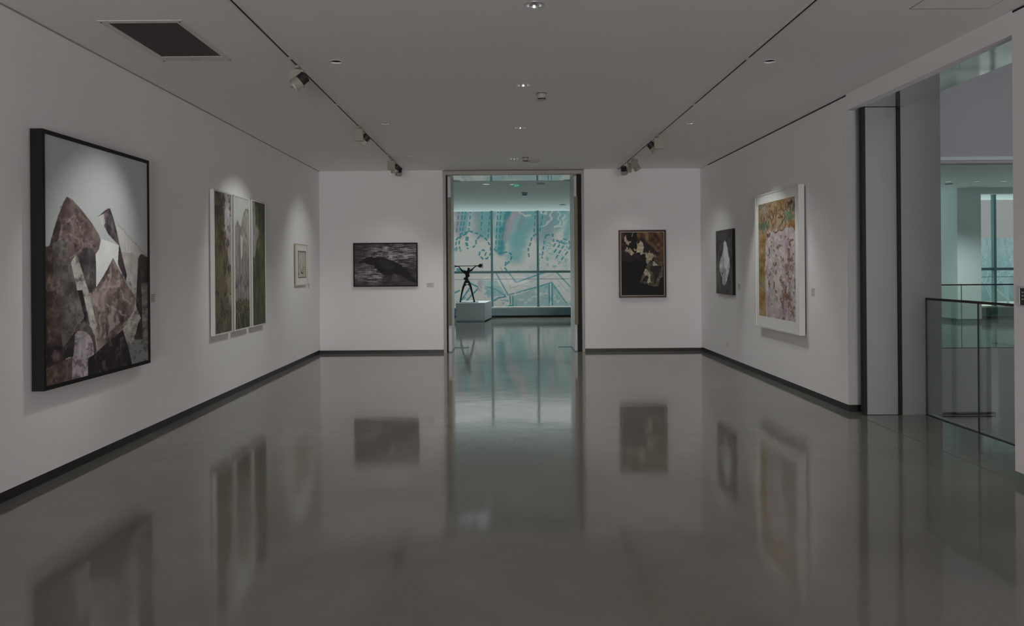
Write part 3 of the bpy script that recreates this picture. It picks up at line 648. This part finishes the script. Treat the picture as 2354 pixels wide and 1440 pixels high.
A.poly([(.7, .12), (1, .10), (1, .155), (.7, .18)], (104, 132, 104), 9, 8, 8, jit=.025)
A.poly([(.0, .27), (.3, .25), (.2, .95), (0, 1)], (150, 118, 58), 12, 12, 5, (168, 140, 100), jit=.02)
A.wash((128, 140, 104), 9, 5, .8, .5, .7, [(0, .3), (.22, .3), (.2, 1), (0, 1)])
A.poly([(.85, .17), (1, .16), (1, .30), (.78, .27)], (140, 96, 44), 12, 8, 8, jit=.03)
A.poly([(.22, .285), (.25, .255), (.5, .25), (.62, .235), (.95, .25), (1, .27), (1, 1), (.2, 1), (.18, .7)], (176, 158, 164), 10, 9, 9, (196, 186, 184), jit=.008)
A.poly([(.3, .38), (.62, .35), (.66, .84), (.22, .8)], (206, 204, 194), 8, 8, 8, (184, 170, 172), a=.8, jit=.03)
A.wash((132, 96, 78), 18, 12, .5, .7, .75, [(.62, .45), (1, .38), (1, 1), (.5, 1), (.66, .8)])
A.wash((110, 78, 60), 26, 16, 1.1, .4, .8, [(.2, .3), (1, .3), (1, 1), (.25, 1)])
A.poly([(.225, .285), (.26, .262), (.35, .265), (.36, .285), (.3, .31), (.24, .33)], (120, 84, 80), 10, 20, 20, jit=.012)
A.wash((228, 222, 216), 30, 20, 1.3, .4, .7, [(.2, .3), (1, .3), (1, 1), (.25, 1)])
for k in range(16): A.line([(.02+k*.02, .09+.02*math.sin(k*2.1)), (.025+k*.02, .15+.01*math.sin(k*3.3))], .014, (96, 64, 52), a=.7, jit=.008)
for k in range(11): A.line([(.02+k*.028, .165), (.022+k*.028, .235)], .006, (70, 66, 52), a=.6, jit=.006)
for q in (((485, 200), (510, 260), (520, 320), (575, 370), (585, 500), (600, 600), (555, 720)), ((435, 300), (430, 420), (415, 520), (400, 660)), ((320, 380), (310, 480), (350, 560), (380, 480), (330, 370)), ((300, 280), (305, 380), (295, 500)),
          ((560, 380), (540, 560), (500, 640), (495, 720), (545, 720)), ((470, 640), (470, 720), (420, 770), (380, 740), (370, 640), (400, 570)), ((500, 330), (500, 440), (545, 480), (460, 490)), ((345, 560), (360, 640), (340, 740)), ((590, 470), (520, 600))):
    A.line(bg_(*q), .020, (96, 68, 40), a=.85, jit=.006)
for q in (((590, 240), (600, 330)), ((630, 200), (640, 290), (700, 170), (680, 320)), ((640, 230), (720, 200)), ((740, 270), (790, 290)), ((760, 210), (735, 320))): A.line(bg_(*q), .034, (84, 62, 62), a=.85, jit=.01)
o7 = wall_picture('large brown and lilac abstract with mount in a deep white frame on the right wall', XR, cY, z0, -PI/2, y1-y0, z1-z0, .09, .022, 'whiteframe', A, rec=.01, border=(bl, br, bb, bt), border_m='mount', back=-.016)

# --- caption cards
def card(px, py, side, w_, h_, label):
    if side == 'far': x, z = on_depth(px, py, YF); loc = (x, YF, z); rz = 0
    elif side == 'left': y, z = on_side(px, py, XL); loc = (XL, y, z); rz = PI/2
    else: y, z = on_side(px, py, XR); loc = (XR, y, z); rz = -PI/2
    t = thing('caption_card', label, 'caption card', loc, rz, 'caption cards beside the pictures')
    cd = MB().box(-w_/2, w_/2, -.003, -.0004, -h_/2, h_/2).build('card', M['label'], t)
    p = MB(); r = random.Random(px)
    for k in range(5):
        zz = h_*(.36-.17*k); x = -w_*.46
        while x < w_*(.44 if k == 0 else .1+.3*r.random()):
            l = w_*(.05+.10*r.random()); p.box(x, min(x+l, w_*.46), -.0036, -.003, zz-h_*.035, zz+h_*.035); x += l+w_*.03
    p.build('print', M['ink'], cd)
    return t
card(989.5, 656, 'far', .135, .085, 'white caption card beside the bird picture, left of the doorway')
card(1699.5, 660, 'right', .10, .10, 'white caption card just right of the white flame canvas')
card(1870, 672.5, 'right', .10, .10, 'white caption card right of the large white framed painting')
card(351.5, 686, 'left', .085, .085, 'white caption card beside the large mountain painting')
card(709.5, 657, 'left', .09, .09, 'white caption card beside the small cream framed drawing')

# --- little switch plate low on the right wall
y_, z_ = on_side(1673, 790, XR)
t = thing('wall_socket', 'small pale wall socket low on the right wall beneath the pictures', 'socket', (XR, y_, z_), -PI/2)
k0 = MB().box(-.04, .04, -.007, -.0004, -.045, .045).build('socket_plate', M['whiteframe'], t, bevel=.002)
MB().box(-.012, .012, -.008, -.007, -.03, -.016).build('socket_holes', M['ink'], k0)

# --- black notice at the right edge
y_, z_ = on_side(2346.3, 682, XR); sy = y_-.105; hh = .072
t = thing('wall_sign', 'small black sign in a white frame on the near right wall', 'sign', (XR, sy, z_), -PI/2)
MB().ring(-.115, .115, -hh, hh, .012, -.012, -.0005).build('sign_frame', M['signwhite'], t)
sp0 = MB().box(-.104, .104, -.006, -.0006, -hh+.011, hh-.011).build('sign_panel', M['signblack'], t)
p = MB()
for k in range(3):
    for j in range(9): p.box(-.085+j*.018, -.085+j*.018+.011, -.0068, -.006, .026-k*.024, .034-k*.024)
p.build('sign_marks', M['signwhite'], sp0)

# ------------------------------------------------------------------ ceiling fittings
def track(x, y0_, y1_, label):
    t = thing('lighting_track', label, 'lighting track', (x, y0_, H-.022), 0, 'ceiling lighting tracks')
    L_ = y1_-y0_
    MB().box(-.020, -.008, 0, L_, 0, .0215).box(.008, .020, 0, L_, 0, .0215).box(-.018, .018, 0, L_, .016, .0215).build('rail', M['track'], t)
    MB().box(-.0078, .0078, .01, L_-.01, .0012, .0155).build('slot', M['slot'], t)
    return t
TXL = -1.782; TXR = 2.125
tl = track(TXL, -5.5, 13.3, 'left ceiling lighting track running toward the doorway'); tr_ = track(TXR, -5.5, 13.5, 'right ceiling lighting track running toward the doorway')
for par, xx, pxs in ((tl, TXL, (670, 777, 894)), (tr_, TXR, (1722, 1598, 1503))):
    for q in pxs:
        Y = xx*FPX/(q-CX)
        MB().box(-.02, .02, Y+5.5-.03, Y+5.5+.03, -.0015, .004).build('joint_cover', M['track'], [c for c in par.children if c.name.startswith('rail')][0])

def spot(x, y, tgt, side, energy, label, boxrot=0, size=52, dy=.0, hx=None, blend=1.0, color=(.97, 1, .965)):
    """track spotlight: gear box under the track, round finned head on its side, aimed at tgt"""
    z = H-.022
    t = thing('track_spotlight', label, 'spotlight', (x, y, z), 0, 'spotlights on the ceiling tracks')
    MB().box(-.017, .017, -.045, .045, -.022, -.0005).box(-.010, .010, -.010, .010, -.040, -.022).build('track_adapter', M['lampbody'], t, bevel=.002)
    R_ = Matrix.Rotation(boxrot, 4, 'Z')
    gb = MB().box(-.06, .06, -.055, .0, -.188, -.040, R_).build('gear_box', M['lampbody'], t, bevel=.004)
    hc = Vector((.055*side if hx is None else hx, .055+dy, -.155)); d = (Vector(tgt)-Vector((x, y, z))-hc).normalized()
    q = d.to_track_quat('Z', 'Y').to_matrix().to_4x4(); mt = Matrix.Translation(hc) @ q
    MB().tube((0, -.002, -.12), hc, .014, .014).build('swivel_arm', M['lampbody'], gb)
    hd = MB().lathe([(.001, -.075), (.040, -.075), (.046, -.068)]+[(r, -.068+.0055*k+dz) for k in range(12) for r, dz in ((.050, 0), (.050, .003), (.044, .0032), (.044, .0052))]+[(.05, 0), (.001, 0)], 28, mt).build('heat_sink', M['fins'], t)
    lr = MB().lathe([(.001, -.002), (.053, -.002), (.055, .002), (.055, .062), (.049, .064), (.047, .045), (.001, .044)], 28, mt).build('lamp_ring', M['lampbody'], t, smooth=True)
    MB().lathe([(.001, .050), (.046, .050), (.046, .0455)], 28, mt).build('lens', M['lens'], lr)
    lp = mt @ Vector((0, 0, .075))
    lamp('spot_beam', 'SPOT', lp, d.to_track_quat('-Z', 'Y').to_euler(), energy, color, t, spot_size=math.radians(size), spot_blend=blend, shadow_soft_size=.022)
    return t
S = [
    (TXL, 6.50, (-3.26, 5.95, 1.75), -1, 240, 'nearest spotlight on the left track, lens glowing toward the mountain painting', 0, 46, -.150, .035),
    (TXL, 9.25, (-3.36, 9.35, 1.6), 1, 130, 'middle spotlight of the left track, square box facing the room', 0, 64, 0, None, .7),
    (TXL, 11.98, (-3.36, 12.3, 1.5), 1, 105, 'spotlight on the left track with a square box, beside the last rounded one', 0, 70),
    (TXL+.0, 12.35, (-2.15, 13.6, .95), 1, 34, 'farthest spotlight on the left track, dark rounded head pointing at the bird picture', 0, 74),
    (TXR, 10.04, (3.6, 9.8, 1.3), -1, 130, 'nearest spotlight on the right track, square box facing the room', 0, 66, 0, None, .45),
    (TXR, 11.95, (3.65, 12.6, 1.0), 1, 85, 'middle spotlight of the right track, head turned toward the flame canvas', .7, 76),
    (TXR, 12.45, (2.55, 13.6, 1.0), -1, 32, 'farthest spotlight on the right track, pointing down at the dark red framed collage', 1.3, 74),
]
for s_ in S: spot(*s_)

def downlight(x, y, silver, label, r, zc=H, grp=None, power=75):
    t = thing('recessed_downlight', label, 'downlight', (x, y, zc), 0, grp)
    if power: lamp('downlight_beam', 'SPOT', (0, 0, -.006), (0, 0, 0), power, (1, .985, .96), t, spot_size=math.radians(116), spot_blend=.7, shadow_soft_size=.05)
    MB().lathe([(r-.004, -.0005), (r-.004, -.004), (r+.008, -.003), (r+.009, -.0004)], 28).build('trim_ring', M['silver' if silver else 'cup'], t, smooth=True)
    if silver: rc = MB().lathe([(r-.004, -.0005), (r*.72, .06), (r*.5, .062)], 28).build('reflector_cup', M['silver'], t, smooth=True)
    else:
        rc = MB().lathe([(r-.004, -.0005), (r*.88, .009)], 28).build('cup_lip', M['cup'], t, smooth=True)
        MB().lathe([(r*.88, .009), (r*.72, .05), (r*.5, .052)], 28).build('shaded_cup', M['dark'], rc)  # deep part of the cup coloured dark for the shade inside
    MB().lathe([(.0005, .06 if silver else .05), (r*.74, .0605 if silver else .0505)], 20).build('lamp_face', M['cup' if silver else 'dark'], rc)
    return t
nm = ['nearest silver downlight, at the top edge of the view', 'second silver downlight in the middle row, left of the near smoke detector', 'third silver downlight in the middle row, beyond the smoke detector', 'farthest silver downlight in the middle row, close to the doorway']
for k, ((x, y), l) in enumerate(zip(DL_SILVER, nm)): downlight(x, y, True, l, .062, grp='silver downlights of the middle row', power=(80, 100, 125, 210)[k])
nm = ['nearest round downlight right of the left track', 'second round downlight right of the left track', 'third round downlight right of the left track', 'farthest round downlight by the left corner of the doorway', 'nearest round downlight right of the right track', 'second round downlight right of the right track', 'farthest round downlight right of the right track']
for k, ((x, y), l) in enumerate(zip(DL_WHITE, nm)): downlight(x, y, False, l, .056, grp='round downlights beside the tracks', power=(60, 115, 150, 0, 60, 115, 0)[k])

def detector(px, py, w_, label, zc=H, m='detector'):
    x, y = on_ceiling(px, py, zc); r = w_/2
    t = thing('smoke_detector', label, 'smoke detector', (x, y, zc), 0, 'ceiling smoke detectors')
    MB().lathe([(r*1.1, -.0004), (r*1.1, -.012), (r*.93, -.013), (r*.95, -.05), (r*.8, -.056), (r*.75, -.068), (r*.6, -.072), (.001, -.072)], 28).build('housing', M[m], t, smooth=True)
    MB().lathe([(r*1.08, -.012), (r*1.115, -.011), (r*1.115, -.005), (r*1.08, -.004)], 28).build('upper_slot_ring', M['dark'], t)
    MB().lathe([(r*.81, -.057), (r*.835, -.058), (r*.79, -.068), (r*.74, -.0685)], 28).build('lower_slot_ring', M['dark'], t)
    return t
detector(1245, 214, .098, 'near smoke detector in the middle of the ceiling')
detector(1208, 362, .098, 'far smoke detector close to the doorway, beside the flat round disc')
x, y = on_ceiling(1227, 370)
t = thing('ceiling_speaker', 'flat round ceiling disc beside the far smoke detector', 'ceiling speaker', (x, y, H))
MB().lathe([(.095, -.0004), (.095, -.008), (.085, -.01)], 32).build('rim', M['gap'], t, smooth=True)
MB().lathe([(.088, -.008), (.078, -.026), (.001, -.027)], 32).build('grille', M['detector'], t, smooth=True)

# ceiling vent
t = thing('ceiling_vent', 'rectangular air vent with dark slats in the ceiling at the upper left', 'air vent', ((vx0+vx1)/2, (vy0+vy1)/2, H))
w = (vx1-vx0)/2; l = (vy1-vy0)/2
p = MB(); b_ = .055
for (a, b, c, d) in ((-w-b_, -w, -l-b_, l+b_*2.2), (w, w+b_, -l-b_, l+b_*2.2), (-w, w, -l-b_, -l), (-w, w, l, l+b_*2.2)): p.box(a, b, c, d, -.005, -.0004)
vf = p.build('frame', M['vent'], t, bevel=.002)
p = MB(); n_ = 34
for k in range(n_):
    x = -w+(k+.5)*2*w/n_; p.box(-.0012, .0012, -l, l, -.011, .011, Matrix.Translation((x, 0, .006)) @ Matrix.Rotation(.6, 4, 'Y'))
p.build('slats', M['slat'], t)
MB().box(-w, w, -l, l, .05, .06).build('duct_back', M['dark'], t)
MB().box(-.05, .05, l+.05, l+.065, -.0125, -.010).build('latch', M['detector'], vf)
for a in (-1, 1):
    for b in (-1, 1): MB().lathe([(.001, -.0125), (.006, -.012), (.007, -.010)], 10, Matrix.Translation((a*(w+b_*.6), b*(l+b_*.6) if b < 0 else l+b_*1.9, 0))).build('screw', M['dark'], vf)

# access hatch: outline in the ceiling at the upper right
x0, yb = on_ceiling(2090, 20.5); x1, _ = on_ceiling(2271, 19)
t = thing('access_hatch', 'flush ceiling access hatch outlined by a thin line at the upper right', 'hatch', ((x0+x1)/2, yb-.5, H))
w = (x1-x0)/2
MB().box(-w+.004, w-.004, -.496, .496, -.002, -.0004).build('hatch_panel', M['ceil'], t)
MB().box(-w, w, .498, .502, -.0018, -.0003).box(w-.004, w, -.5, .5, -.0018, -.0003).box(-w, -w+.004, -.5, .5, -.0018, -.0003).build('hatch_gap', M['joint'], t)

# far hall fittings
def hall_light(px, py, zc, label, dark=False, r=.085):
    x, y = on_ceiling(px, py, zc)
    t = thing('ceiling_disc_light', label, 'ceiling light', (x, y, zc), 0, 'round ceiling lights of the far halls')
    MB().lathe([(r, -.0004), (r, -.012), (r*.9, -.016)], 24).build('rim', M['cup' if not dark else 'teal_metal'], t)
    MB().lathe([(r*.92, -.012), (.001, -.014)], 24).build('diffuser', M['teal_metal' if dark else 'lens'], t)
    if not dark: lamp('hall_beam', 'SPOT', (0, 0, -.03), (0, 0, 0), 330, (.88, 1, .99), t, spot_size=math.radians(120), spot_blend=.7, shadow_soft_size=.07)
hall_light(1118, 422.5, H, 'left pale ceiling light in the hall beyond the doorway'); hall_light(1180, 423, H, 'middle pale ceiling light in the hall beyond the doorway, below the green exit sign')
hall_light(1243, 422, H, 'dark ceiling disc right of the exit sign in the hall beyond', True)
hall_light(1293, 470.5, H, 'dark ceiling disc close to the far window, right side of the doorway', True)
hall_light(2181, 416, 3.6, 'left small ceiling light in the hall across the atrium', False, .07); hall_light(2246, 416, 3.6, 'middle small ceiling light in the hall across the atrium', False, .07); hall_light(2308, 415.5, 3.6, 'right small ceiling light in the hall across the atrium', False, .07)
hall_light(2181, 422.5, 3.6, 'dark ceiling disc under the left small light across the atrium', True, .09); hall_light(2232, 435.5, 3.6, 'farther dark ceiling disc across the atrium, above the white column', True, .07)
detector(1206, 443, .13, 'dark smoke detector on the ceiling of the hall beyond the doorway', m='teal_metal')

def text_obj(name, body, size, m, parent, loc, rot=(PI/2, 0, 0)):
    cu = bpy.data.curves.new(name, 'FONT'); cu.body = body; cu.size = size; cu.align_x = 'CENTER'; cu.align_y = 'CENTER'; cu.extrude = .0008
    o = bpy.data.objects.new(name, cu); C.objects.link(o)
    dg = bpy.context.evaluated_depsgraph_get(); me = bpy.data.meshes.new_from_object(o.evaluated_get(dg))
    bpy.data.objects.remove(o); me.materials.append(m); o = bpy.data.objects.new(name, me); C.objects.link(o)
    o.parent = parent; o.location = loc; o.rotation_euler = rot
    return o
x, z = on_depth(1188, 420.5, 15.8)
t = thing('exit_sign', 'small green lit exit sign hanging in the hall beyond the doorway', 'exit sign', (x, 15.8, H-.075))
k0 = MB().box(-.075, .075, 0, .012, 0, .055).build('sign_panel', M['exit'], t)
for a in (-.0525, .0525): MB().box(a-.0025, a+.0025, .002, .008, .055, .0745).build('hanger', M['teal_metal'], t)
text_obj('sign_letters', 'EXIT', .045, M['exitw'], k0, (0, -.001, .027))

# ------------------------------------------------------------------ plinth and sculpture in the far hall
t = MB().prism([(-1.37, 21.53), (-.52, 21.53), (-.345, 22.95), (-1.37, 22.95)], .03, .547).build('plinth_block', M['plinth'], None, bevel=.004)
pr = thing('plinth', 'low grey white plinth under the dark sculpture in the far hall', 'plinth', (-.9, 22.2, 0)); t.parent = pr; t.location = (.9, -22.2, 0)
MB().box(-.45, .36, -.655, .7, 0, .03).build('base_recess', M['teal_metal'], pr)  # recessed foot, coloured dark for the shadow line under the block
SY = 21.95
def sp_(cx, cy, dy=0): x, z = on_depth(1040+cx/9, 590+cy/9, SY); return Vector((x, dy, z))
bx, _ = on_depth(1074, 693, SY)
sc_ = thing('sculpture', 'dark bronze stick figure raising a long staff over its head on the plinth', 'sculpture', (0, SY, 0))
def chain(mb, pts, r, n=10):
    for (a, ra), (b, rb) in zip(zip(pts[:-1], r[:-1]), zip(pts[1:], r[1:])): mb.tube(a, b, ra, rb, n)
    for a, ra in zip(pts, r): mb.ball(a, ra*1.02, n=6)
k = MB(); zb0 = .562
def P(cx, cy, dy=0): return sp_(cx, cy, dy)
fl, frt = P(165, 925, -.03), P(450, 915, .05)
fl.z = zb0+.02; frt.z = zb0+.02
chain(k, [P(270, 520), P(225, 640, -.01), P(200, 740, -.02), fl], [.034, .034, .026, .022])
chain(k, [P(335, 520), P(370, 600, .01), P(410, 760, .03), frt], [.034, .036, .026, .022])
k.ball(fl+Vector((0, -.02, 0)), .035, (.9, 1.5, .75)); k.ball(frt+Vector((0, -.02, 0)), .035, (.9, 1.5, .75))
k.tube(P(265, 585), P(345, 580), .012); k.ball(P(268, 590), .03); k.ball(P(345, 585), .03)
chain(k, [P(300, 515), P(295, 440), P(315, 370), P(325, 300)], [.055, .045, .055, .04])
for q, r_ in (((265, 460), .05), ((330, 400), .045), ((265, 330), .055), ((345, 300), .045), ((310, 330), .07), ((300, 480), .05), ((255, 305), .035), ((290, 380), .04)): k.ball(P(*q), r_, (1, .8, .9), 7)
chain(k, [P(330, 300), P(330, 262)], [.03, .03]); k.ball(P(333, 262), .038, (.9, .9, 1.15), 8); k.box(-.03, .05, -.02, .02, -.012, .012, Matrix.Translation(P(335, 243)) @ Matrix.Rotation(.3, 4, 'Y'))
chain(k, [P(255, 340), P(200, 295), P(170, 255), P(128, 205)], [.032, .034, .018, .014])
chain(k, [P(345, 305), P(395, 280), P(430, 245), P(485, 200)], [.03, .032, .018, .014])
fig = k.build('figure', M['bronze'], sc_, smooth=True)
k = MB().tube(P(20, 200), P(540, 192), .011, .011); k.tube(P(60, 205), P(140, 205), .018, .012); k.tube(P(470, 195), P(530, 192), .012, .02)
for q, r_ in (((560, 195), .045), ((590, 190), .045), ((575, 215), .03), ((575, 170), .03), ((60, 200), .025)): k.ball(P(*q), r_, (1, .8, 1), 7)
stf = k.build('staff', M['bronze'], sc_, smooth=True)
k = MB(); c_ = P(615, 192)
for i in range(20):
    a, b = 2*PI*i/20, 2*PI*(i+1)/20
    f = lambda t_: c_+Vector((.022*math.cos(t_), .05*math.cos(t_), .068*math.sin(t_)))
    k.tube(f(a), f(b), .006, n=8)
    if i % 5 == 0: k.tube(c_, f(a), .005, n=6)
k.build('wheel', M['bronze'], stf, smooth=True)
MB().box(P(80, 0).x, P(530, 0).x, -.12, .14, .5475, .562).build('base_plate', M['bronze'], sc_)

# ------------------------------------------------------------------ outdoors
struct('ground', MB().box(-60, 90, 23.5, 140, -1.4, -1.2), M['ground'], 'pale paved courtyard outside the far windows', 'ground')
MX0, MX1, MZ0, MZ1 = -10., 11., -1.2, 5.6; MY = 40.
A = Art(820, 270, MX1-MX0, MZ1-MZ0, (255, 246, 240))
def mu(*q):
    r = []
    for x, y in q:
        X, z = on_depth(1046+x/6, 480+y/6, MY); r.append(((X-MX0)/(MX1-MX0), (MZ1-z)/(MZ1-MZ0)))
    return r
TEAL = (150, 206, 208); DT = (84, 168, 178); GR = (168, 192, 196); LV = (205, 196, 205)
A.wash((215, 232, 234), 6, 18, .5, .8, .6)
A.wash(TEAL, 40, 90, 1.1, .3, .7, [(0, .75), (1, .72), (1, 1), (0, 1)])
# upper flowing bands
for q, c, w_ in ((((40, -120), (50, 30), (60, 250), (70, 340)), LV, .55), (((150, -100), (150, 60), (110, 300)), TEAL, .45), (((260, -150), (230, 150), (220, 300)), (236, 240, 238), .3),
                 (((330, -200), (380, 30), (370, 290)), GR, 1.0), (((480, -200), (460, 60), (440, 300)), TEAL, .75), (((720, -200), (640, 60), (600, 300), (590, 580)), TEAL, .35), (((860, -200), (740, 60), (670, 300), (640, 600)), DT, .35),
                 (((980, -200), (850, 60), (760, 220), (700, 400)), LV, .45), (((1150, -200), (1090, 60), (960, 220), (870, 420), (830, 640)), TEAL, .9), (((1000, -100), (960, 80), (880, 260)), GR, .3), (((1400, -160), (1330, 60), (1260, 200), (1230, 330)), GR, 1.1), (((1250, -160), (1210, 60), (1190, 300)), TEAL, .3),
                 (((1560, -160), (1480, 60), (1430, 230)), TEAL, .55), (((1700, -160), (1620, 80), (1540, 380)), TEAL, .4)):
    A.line(mu(*q), w_, c, a=.8, jit=.02)
for q in (((1190, -60), (1190, 60), (1260, 70), (1270, 0)), ((1000, -50), (900, 40), (950, 100), (1050, 90)), ((1340, 30), (1310, 150), (1220, 240)), ((1450, 40), (1420, 200), (1390, 250), (1470, 240), (1500, 80))): A.line(mu(*q), .10, (240, 244, 242), a=.9, jit=.05)
for x0_, x1_, y1__ in ((110, 70, 300), (160, 105, 300), (215, 190, 300), (370, 360, 290), (600, 560, 540), (640, 600, 560), (720, 640, 560), (490, 455, 400), (1110, 1090, 320), (60, 20, 330), (1230, 1170, 300)):
    A.line(mu((x0_, -80), ((x0_+x1_)/2+8, 100), (x1_, y1__)), .06, DT, dash=.34)
for q in (((200, 310), (340, 355), (430, 420), (490, 520), (495, 620), (440, 690), (380, 690), (335, 640), (345, 590), (390, 570), (430, 600), (405, 670)), ((180, 320), (80, 350), (20, 430), (10, 520), (30, 560)), ((160, 345), (70, 390), (55, 470), (65, 550)), ((160, 390), (145, 460), (175, 550)),
          ((180, 395), (165, 470), (180, 545)), ((340, 380), (290, 440), (290, 500), (250, 530)), ((540, 560), (620, 620), (730, 595), (790, 640), (770, 700), (720, 760)), ((1120, 350), (1060, 390), (1040, 480), (1010, 560), (1020, 660)), ((1255, 365), (1230, 460), (1215, 580), (1200, 680)), ((1255, 365), (1345, 355), (1360, 450)),
          ((1360, 520), (1410, 440), (1510, 485), (1390, 690)), ((1370, 600), (1440, 500)), ((1440, 470), (1500, 420), (1570, 440), (1590, 520), (1560, 580)), ((1470, 700), (1550, 600)), ((700, 740), (690, 820), (740, 890))): A.line(mu(*q), .075, DT, dash=.30)
A.wash(TEAL, 60, 130, .6, .3, .7, mu((1160, 420), (1560, 420), (1560, 840), (1160, 840))); A.wash(TEAL, 60, 130, 1.0, .3, .6, mu((780, 780), (1130, 780), (1130, 870), (780, 870)))
for q in (((570, 890), (650, 1040), (735, 1190)), ((630, 810), (770, 1100)), ((740, 885), (840, 1020)), ((840, 1020), (1130, 920), (1250, 880)), ((770, 1100), (1120, 985), (1360, 905)), ((735, 1190), (1130, 1080), (1335, 1015)), ((1335, 1015), (1530, 1290), (1640, 1310)), ((1400, 880), (1600, 1090), (1720, 1200)), ((1370, 925), (1550, 1140), (1660, 1150)),
          ((1298, 1045), (1300, 1370)), ((1338, 1045), (1342, 1370)), ((450, 1080), (560, 1110), (690, 1200)), ((200, 1100), (90, 1260)), ((320, 1100), (160, 1270)), ((220, 1030), (310, 1080)), ((-80, 1200), (60, 1130)), ((540, 1270), (600, 1230), (700, 1215)), ((760, 1210), (765, 1310)), ((795, 1210), (800, 1370)), ((700, 1370), (760, 1335), (830, 1360))):
    A.line(mu(*q), .07 if q[0][0] not in (630, 770, 1370) else .03, DT if q[0][0] not in (630, 770, 1370) else (170, 160, 176))
A.poly(mu((570, 890), (740, 885), (840, 1020), (1250, 880), (1400, 880), (1600, 1090), (1640, 1310), (1530, 1290), (1335, 1015), (735, 1190)), (250, 248, 243), a=.55)
A.poly(mu((370, 990), (580, 990), (700, 1190), (450, 1230), (430, 1080)), TEAL, 5, a=.6); A.poly(mu((800, 1210), (1130, 1090), (1290, 1040), (1295, 1380), (800, 1380)), TEAL, 5, a=.55); A.poly(mu((1345, 1050), (1520, 1300), (1620, 1320), (1620, 1400), (1345, 1400)), TEAL, 5, a=.55)
A.wash((248, 248, 246), 40, 110, .9, .3, .8, mu((800, 1130), (1620, 1100), (1620, 1400), (800, 1400)))
A.wash(LV, 16, 60, .3, .5, .7, mu((310, 990), (370, 990), (480, 1140), (370, 1240), (310, 1180)))
for k_ in range(26):                                      # the drawing goes on to both sides of the doorway's view
    r = random.Random(k_); s_ = -1 if k_ % 2 else 1; x_ = (-200-r.random()*1700) if s_ < 0 else (1800+r.random()*1700); y_ = -100+r.random()*1000
    A.line(mu(*[(x_+170*r.random()*j, y_+90*j*(r.random()-.1)) for j in range(5)]), .05+.12*r.random(), (TEAL, DT, LV)[k_ % 3], dash=.32 if k_ % 2 else None)
mr_ = thing('mural_wall', 'large outdoor mural of teal dashed curves and zigzag bands beyond the far window', 'mural', (0, MY, -1.2))
A.mesh('mural_face', paint_material('mural_paint', .9, .003, 8, .1), mr_, MX0, MX1, 0, MZ1-MZ0, 0, .3, gain=.46)
A = Art(300, 60, 40, 4.6, (196, 222, 224)); A.wash((170, 206, 212), 5, 60, .2, .5, .8)
for k_ in range(30): x_ = k_/30; A.line([(x_, 0), (x_+.012, .5), (x_+.05, 1)], .12, (140, 190, 200), a=.6)
gw = thing('garden_wall', 'pale teal outdoor wall behind bare branches, seen across the atrium', 'outdoor wall', (40, 55, -1.2))
A.mesh('wall_face', PAPER, gw, -20, 20, 0, 4.7, 0, .3, gain=.5)

def bare_tree(x, y, h, seed, label):
    r = random.Random(seed); mb = MB()
    def grow(p, d, L_, rad, n):
        q = p+d*L_; mb.tube(p, q, rad, rad*.7, 6)
        if n == 0: return
        for _ in range(3 if n > 1 else 2):
            dd = (d+Vector((r.uniform(-.8, .8), r.uniform(-.8, .8), r.uniform(-.35, .4)))).normalized(); grow(q, dd, L_*r.uniform(.6, .8), rad*.62, n-1)
    t = thing('bare_tree', label, 'tree', (x, y, -1.2), 0, 'bare trees outside the hall across the atrium')
    grow(Vector((0, 0, -.01)), Vector((0, 0, 1)), h*.32, .07, 5)
    mb.build('branches', M['bark'], t)
bare_tree(20.6, 31, 3.7, 3, 'bare pale tree outside, left one behind the mullion across the atrium')
bare_tree(22.2, 32.5, 3.9, 8, 'bare pale tree outside, right one near the edge of the side opening')
